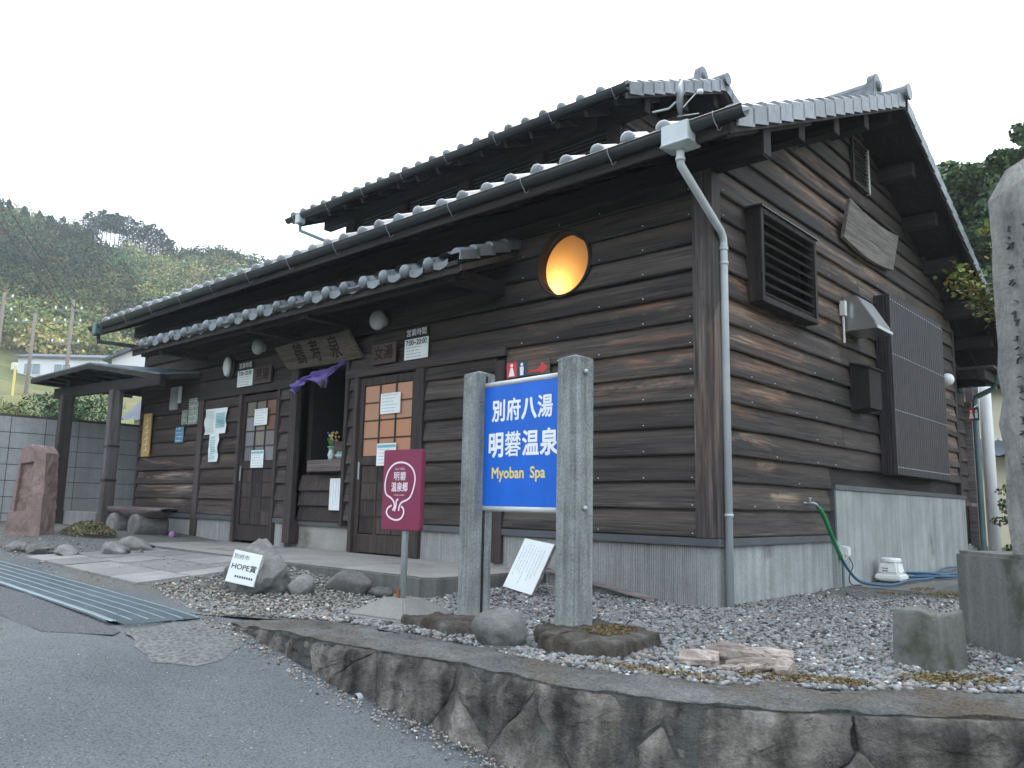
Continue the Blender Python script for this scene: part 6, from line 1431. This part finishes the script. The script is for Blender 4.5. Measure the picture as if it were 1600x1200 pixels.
# slender maple behind the monument
mt = thing('slender_maple', 'slender sapling with yellow-green leaves between the roof edge and the monument', 'tree', (2.28, 3.9, -.08))
mb = MB(); r3 = np.random.RandomState(4); base = Vector((0, 0, 0)); ends = []
mb.tube([(0, 0, -.1), (-.05, .02, .8), (-.2, .05, 1.6), (-.45, .1, 2.2)], [.035, .03, .024, .018], 8)
for k in range(24):
    a0 = Vector((-.45, .1, 2.2)) + Vector((r3.uniform(-.1, .05), r3.uniform(-.1, .1), r3.uniform(-.4, .1))); b0 = Vector((-.85, .2, 3.0)) + Vector((r3.uniform(-.6, .5), r3.uniform(-.3, .3), r3.uniform(-.55, .85))); m0 = (a0 + b0) / 2 + Vector((0, 0, r3.uniform(-.05, .15))); mb.tube([a0, m0, b0], [.009, .006, .003], 5); ends.append((m0, b0))
mb.build('trunk', 'bark', mt, smooth=True)
mb = MB()
for k in range(12):
    a0 = Vector((-.35, .08, 2.0)); b0 = Vector((-.85 + r3.uniform(-.25, .5), .2, 2.45 + r3.uniform(-.6, .2))); m0 = (a0 + b0) / 2 + Vector((0, 0, r3.uniform(-.15, .1))); mb.tube([a0, m0, b0], [.006, .004, .002], 4)
mb.build('twigs', 'plank_wood', mt)
C_, T_ = [], []
for k in range(3000):
    m0, b0 = ends[r3.randint(len(ends))]; p_ = m0.lerp(b0, r3.uniform(.1, 1.1)) + Vector(r3.normal(size=3) * .06); C_.append(tuple(p_)); c_ = [(.14, .22, .045), (.2, .26, .06), (.28, .26, .06), (.10, .16, .04), (.32, .2, .06)][r3.randint(5)]; T_.append(c_)
link(leafmesh('crown', C_, T_, .038, 'leaf', 9, flat=True), 'crown', mt)
# dry tuft behind the pink monument
C_, T_ = [], []
for k in range(2600): a = r3.uniform(0, 6.28); r_ = r3.rand() ** .6; C_.append((.6 * r_ * math.cos(a), .3 * r_ * math.sin(a), .02 + .17 * (1 - r_ ** 2) * r3.rand())); T_.append([(.13, .13, .06), (.17, .15, .07), (.08, .09, .04), (.22, .18, .1)][r3.randint(4)])
o = link(leafmesh('dry_bush', C_, T_, .022, 'leaf', 12), 'dry_bush', None, (-8.7, -1.35, gz(-8.7, -1.35))); tagt(o, 'low straggly half-dry bush between the pink monument and the shelter post', 'bush')
# moss and fallen bits near the coping
C_, T_ = [], []
for (x0_, y0_, rx, ry, n_, az_) in ((2.02, -1.55, .25, .12, 1500, .8), (1.55, -2.08, .28, .09, 1300, .45), (1.0, -2.42, .35, .06, 700, .15), (.85, 2.7, .25, .35, 900, 0), (.45, -2.0, .15, .18, 500, 0), (.5, 2.3, .2, .1, 400, 0)):
    for _ in range(n_):
        a = r3.uniform(0, 6.28); q_ = r3.rand() ** .6; u_, v_ = rx * q_ * math.cos(a), ry * q_ * math.sin(a); x_ = x0_ + u_ * math.cos(az_) - v_ * math.sin(az_); y_ = y0_ + u_ * math.sin(az_) + v_ * math.cos(az_)
        zb = (.035 if (x_ < .76 and y_ > 2.5) else .008) if y_ > 0 or x_ > .8 else (.085 if (x_ - .38) ** 2 + (y_ + 2.05) ** 2 < .05 else .008)
        C_.append((x_, y_, zb + r3.uniform(0, .01))); T_.append([(.13, .085, .022), (.17, .11, .03), (.09, .085, .03), (.2, .13, .05)][r3.randint(4)])
link(leafmesh('moss', C_, T_, .009, 'leaf', 13, flat=True), 'moss', kind='stuff')
# rotten wood debris
db = thing('rotten_log', 'pile of pale split rotten wood lying on the gravel by the coping', 'driftwood', (1.2, -2.05, 0))
def chunk(a, b, r_, seed, name='wood_piece'):
    a, b = Vector(a), Vector(b); mb_ = MB(); d = (b - a); n_ = 10; ring = 14; u = d.normalized().orthogonal(); w_ = d.normalized().cross(u); vs = []
    for i in range(n_ + 1):
        t_ = i / n_; p_ = a + d * t_
        for k in range(ring): an = 2 * math.pi * k / ring; rr = r_ * (.65 + .35 * math.sin(math.pi * (.1 + .8 * t_))) * (1 + .35 * fbm((math.cos(an) * 2, math.sin(an) * 2, t_ * 1.5 + seed), 4)); vs.append(p_ + (u * math.cos(an) + w_ * math.sin(an)) * rr)
    mb_.add(vs, [(i * ring + k, i * ring + (k + 1) % ring, (i + 1) * ring + (k + 1) % ring, (i + 1) * ring + k) for i in range(n_) for k in range(ring)] + [tuple(range(ring))[::-1], tuple(n_ * ring + k for k in range(ring))]); mb_.build(name, 'drift_wood', db)
chunk((-.22, -.12, .03), (-.05, -.05, .035), .035, 1); chunk((-.14, .0, .045), (.08, .06, .05), .045, 2); chunk((.02, .03, .05), (.24, .12, .045), .045, 3); chunk((.0, -.08, .025), (.22, .03, .05), .022, 4); chunk((.1, -.09, .02), (.24, .05, .06), .018, 5); chunk((.2, .02, .03), (.29, .0, .03), .035, 6); chunk((.05, -.12, .012), (.12, .0, .05), .012, 7); chunk((-.02, -.13, .012), (.1, -.06, .02), .014, 8)

# ------------------------------------------------------------------ far buildings and poles
def far_house(name, label, p0, p1, depth, z0, z1, roof_h, over, wallm, n_win, cat='house', gable=False, win=None):
    p0, p1 = Vector(p0), Vector(p1); d = (p1 - p0); L = d.length; ang = math.atan2(d.y, d.x); h_ = thing(name, label, cat, (p0.x, p0.y, z0), ang)
    mb = MB(); mb.box(0, L, 0, depth, -3, z1 - z0); mb.build('wall', wallm, h_)
    zr = z1 - z0
    mb = MB(); mb.prism([(-over, -over, zr - .05), (-over, depth / 2, zr + roof_h), (-over, depth + over, zr - .05), (-over, depth + over, zr + .1), (-over, depth / 2, zr + roof_h + .18), (-over, -over, zr + .1)], (L + 2 * over, 0, 0)); mb.build('roof', 'far_roof', h_, recalc=True)
    for k in range(n_win):
        x_ = L * (k + .5) / n_win; w = win or .8
        fr = MB(); fr.box(x_ - w, x_ + w, -.06, .0, zr * .35, zr * .35 + 1.1); fo = fr.build('window', 'far_wall', h_); mb = MB(); mb.box(x_ - w + .08, x_ - .03, -.08, -.062, zr * .35 + .08, zr * .35 + 1.02); mb.box(x_ + .03, x_ + w - .08, -.08, -.062, zr * .35 + .08, zr * .35 + 1.02); mb.build('pane', 'far_glass', fo)
    return h_
far_house('white_house', 'long white hillside house with a low blue-grey roof at far left', (-80.6, 17.6, 0), (-74.7, 23.3, 0), 6, 10.9, 13.4, .7, .35, 'far_wall', 3)
far_house('white_house', 'second white house section with a darker roof right of the long house', (-74.4, 23.6, 0), (-71.5, 26.6, 0), 6, 10.9, 12.9, .6, .3, 'far_wall', 1)
h_ = thing('gable_house', 'white gabled house just left of the building corner', 'house', (-48.6, 13.8, 8.3), R(42)); mb = MB(); mb.prism([(0, 0, -4), (5, 0, -4), (5, 0, .9), (2.5, 0, 2.0), (0, 0, .9)], (0, 5, 0)); mb.build('wall', 'far_wall', h_, recalc=True)
mb = MB(); mb.prism([(-.4, -.4, .72), (2.5, -.4, 2.02), (5.4, -.4, .72), (5.4, -.4, .86), (2.5, -.4, 2.16), (-.4, -.4, .86)], (0, 5.8, 0)); mb.build('roof', 'far_roof', h_, recalc=True)
for nm_, lab_, px_, py_, pz_, rzz, w_, dd_ in (('tiled_roof_house', 'grey tiled roof seen between the shelter post and the building', -22.4, 4.3, 3.0, R(38), 5.5, 4), ('tiled_roof_shed', 'low grey roof just above the block wall behind the shelter', -19.9, 2.7, 2.2, R(40), 1.6, 2.2)):
    h_ = thing(nm_, lab_, 'house' if 'house' in nm_ else 'shed', (px_, py_, pz_), rzz); rh = 1.35 if w_ > 3 else .45
    mb = MB(); mb.box(.3, w_ - .3, .3, dd_ - .3, -2.5, .15); mb.build('wall', 'far_wall_cream', h_)
    mb = MB(); mb.grid(int(w_ * 16), 12, lambda u, v: (u * w_, v * dd_ / 2, .1 + v * rh + .03 * math.sin(u * w_ * 2 * math.pi / .3))); mb.add([(0, dd_ / 2, .1 + rh), (w_, dd_ / 2, .1 + rh), (w_, dd_, .1), (0, dd_, .1)], [(0, 1, 2, 3)]); mb.build('roof', 'far_roof', h_)
def upole(x, y, z0, z1, arms, label, lean=0):
    o = thing('utility_pole', label, 'utility pole', (x, y, z0 - 3), 0, 'utility poles on the hillside'); mb = MB(); mb.tube([(0, 0, 0), (lean, 0, z1 - z0 + 3)], [.11, .075], 10); mb.build('pole', 'pole_concrete', o, smooth=True)
    dx, dy = .73, .68
    for k, h in enumerate(arms):
        zz = z1 - z0 + 3 - h; mb = MB(); mb.beam((-dx * .95, -dy * .95, zz), (dx * .5, dy * .5, zz), .05, .05); mb.build('crossarm', 'bracket_dull', o)
        for t_ in (-.9, -.35, .45): mb = MB(); mb.lathe([(.03, 0), (.06, .04), (.04, .08), (.05, .12), (.02, .15)], (dx * t_, dy * t_, zz + .04), 8); mb.build('insulator', 'white_plastic', o)
    return o
upole(-41.7, 9.0, 6.0, 10.9, (.55, 1.2, 2.3), 'utility pole with two arms of white insulators nearest the roof eave'); upole(-43.4, 7.7, 5.8, 10.15, (.45,), 'plain leaning utility pole left of the one with two arms', .3)
upole(-44.3, 6.5, 7, 11.2, (.3, 1.0), 'utility pole cut by the left edge of the view')
o = thing('marker_post', 'short yellow post with a small white box near the far white house', 'marker post', (-41.8, 6.7, 5.2)); mb = MB(); mb.tube([(0, 0, 0), (0, 0, 1.9)], .06, 8); mb.build('post', 'letter_yellow', o); mb = MB(); mb.box(-.35, .0, -.1, .1, 1.7, 2.05); mb.build('box', 'white_plastic', o)
def wire(a, b, sag, label):
    a, b = Vector(a), Vector(b); P = [a.lerp(b, t_) - Vector((0, 0, sag * 4 * t_ * (1 - t_))) for t_ in np.linspace(0, 1, 24)]; mb = MB(); mb.tube(P, .018, 4); tagt(mb.build('overhead_wire', 'wire', None), label, 'wire', 'overhead wires on the left')
wire((-41.6, 9.1, 10.4), (-43, -3, 30), 1.2, 'overhead wire rising steeply from the insulator pole, right one'); wire((-42.1, 8.6, 10.4), (-46, -3, 30), 1.2, 'overhead wire rising steeply from the insulator pole, left one'); wire((-43.3, 7.7, 10.0), (-41.9, 8.9, 9.3), .25, 'short slack wire between the two poles')
# right background
far_house('cream_house', 'cream coloured house with a small tiled lean-to roof behind the shrub', (-2.2, 13.0, 0), (3.0, 12.4, 0), 5, 0, 3.3, .6, .3, 'far_wall_cream', 2, win=.5)
h_ = thing('lean_to', 'tiled lean-to roof in front of the cream house', 'shed', (-1.3, 12.0, 0)); mb = MB(); mb.grid(40, 6, lambda u, v: (u * 3, v * .9, 1.9 + v * .38 + .03 * math.sin(u * 3 * 2 * math.pi / .3))); mb.build('roof', 'far_roof', h_); mb = MB(); mb.box(.1, 2.9, .5, .8, 0, 1.88); mb.build('wall', 'far_wall_cream', h_)
mb = MB(); mb.tube([(-.02, 9.05, 0), (-.02, 9.05, 4.0)], .09, 12); tagt(mb.build('white_pole', 'lamp_white', None, smooth=True), 'thick white pole behind the rear corner pipe', 'pole')
mb = MB(); mb.box(-.28, -.18, 8.95, 9.05, 0, 3.4); tagt(mb.build('brown_pole', 'mauve_post', None), 'square mauve-brown post between the pipe and white pole', 'pole')

mb = MB(); mb.box(-330, 330, -330, 330, -8, 75); mb.build('haze', 'haze', kind='stuff')
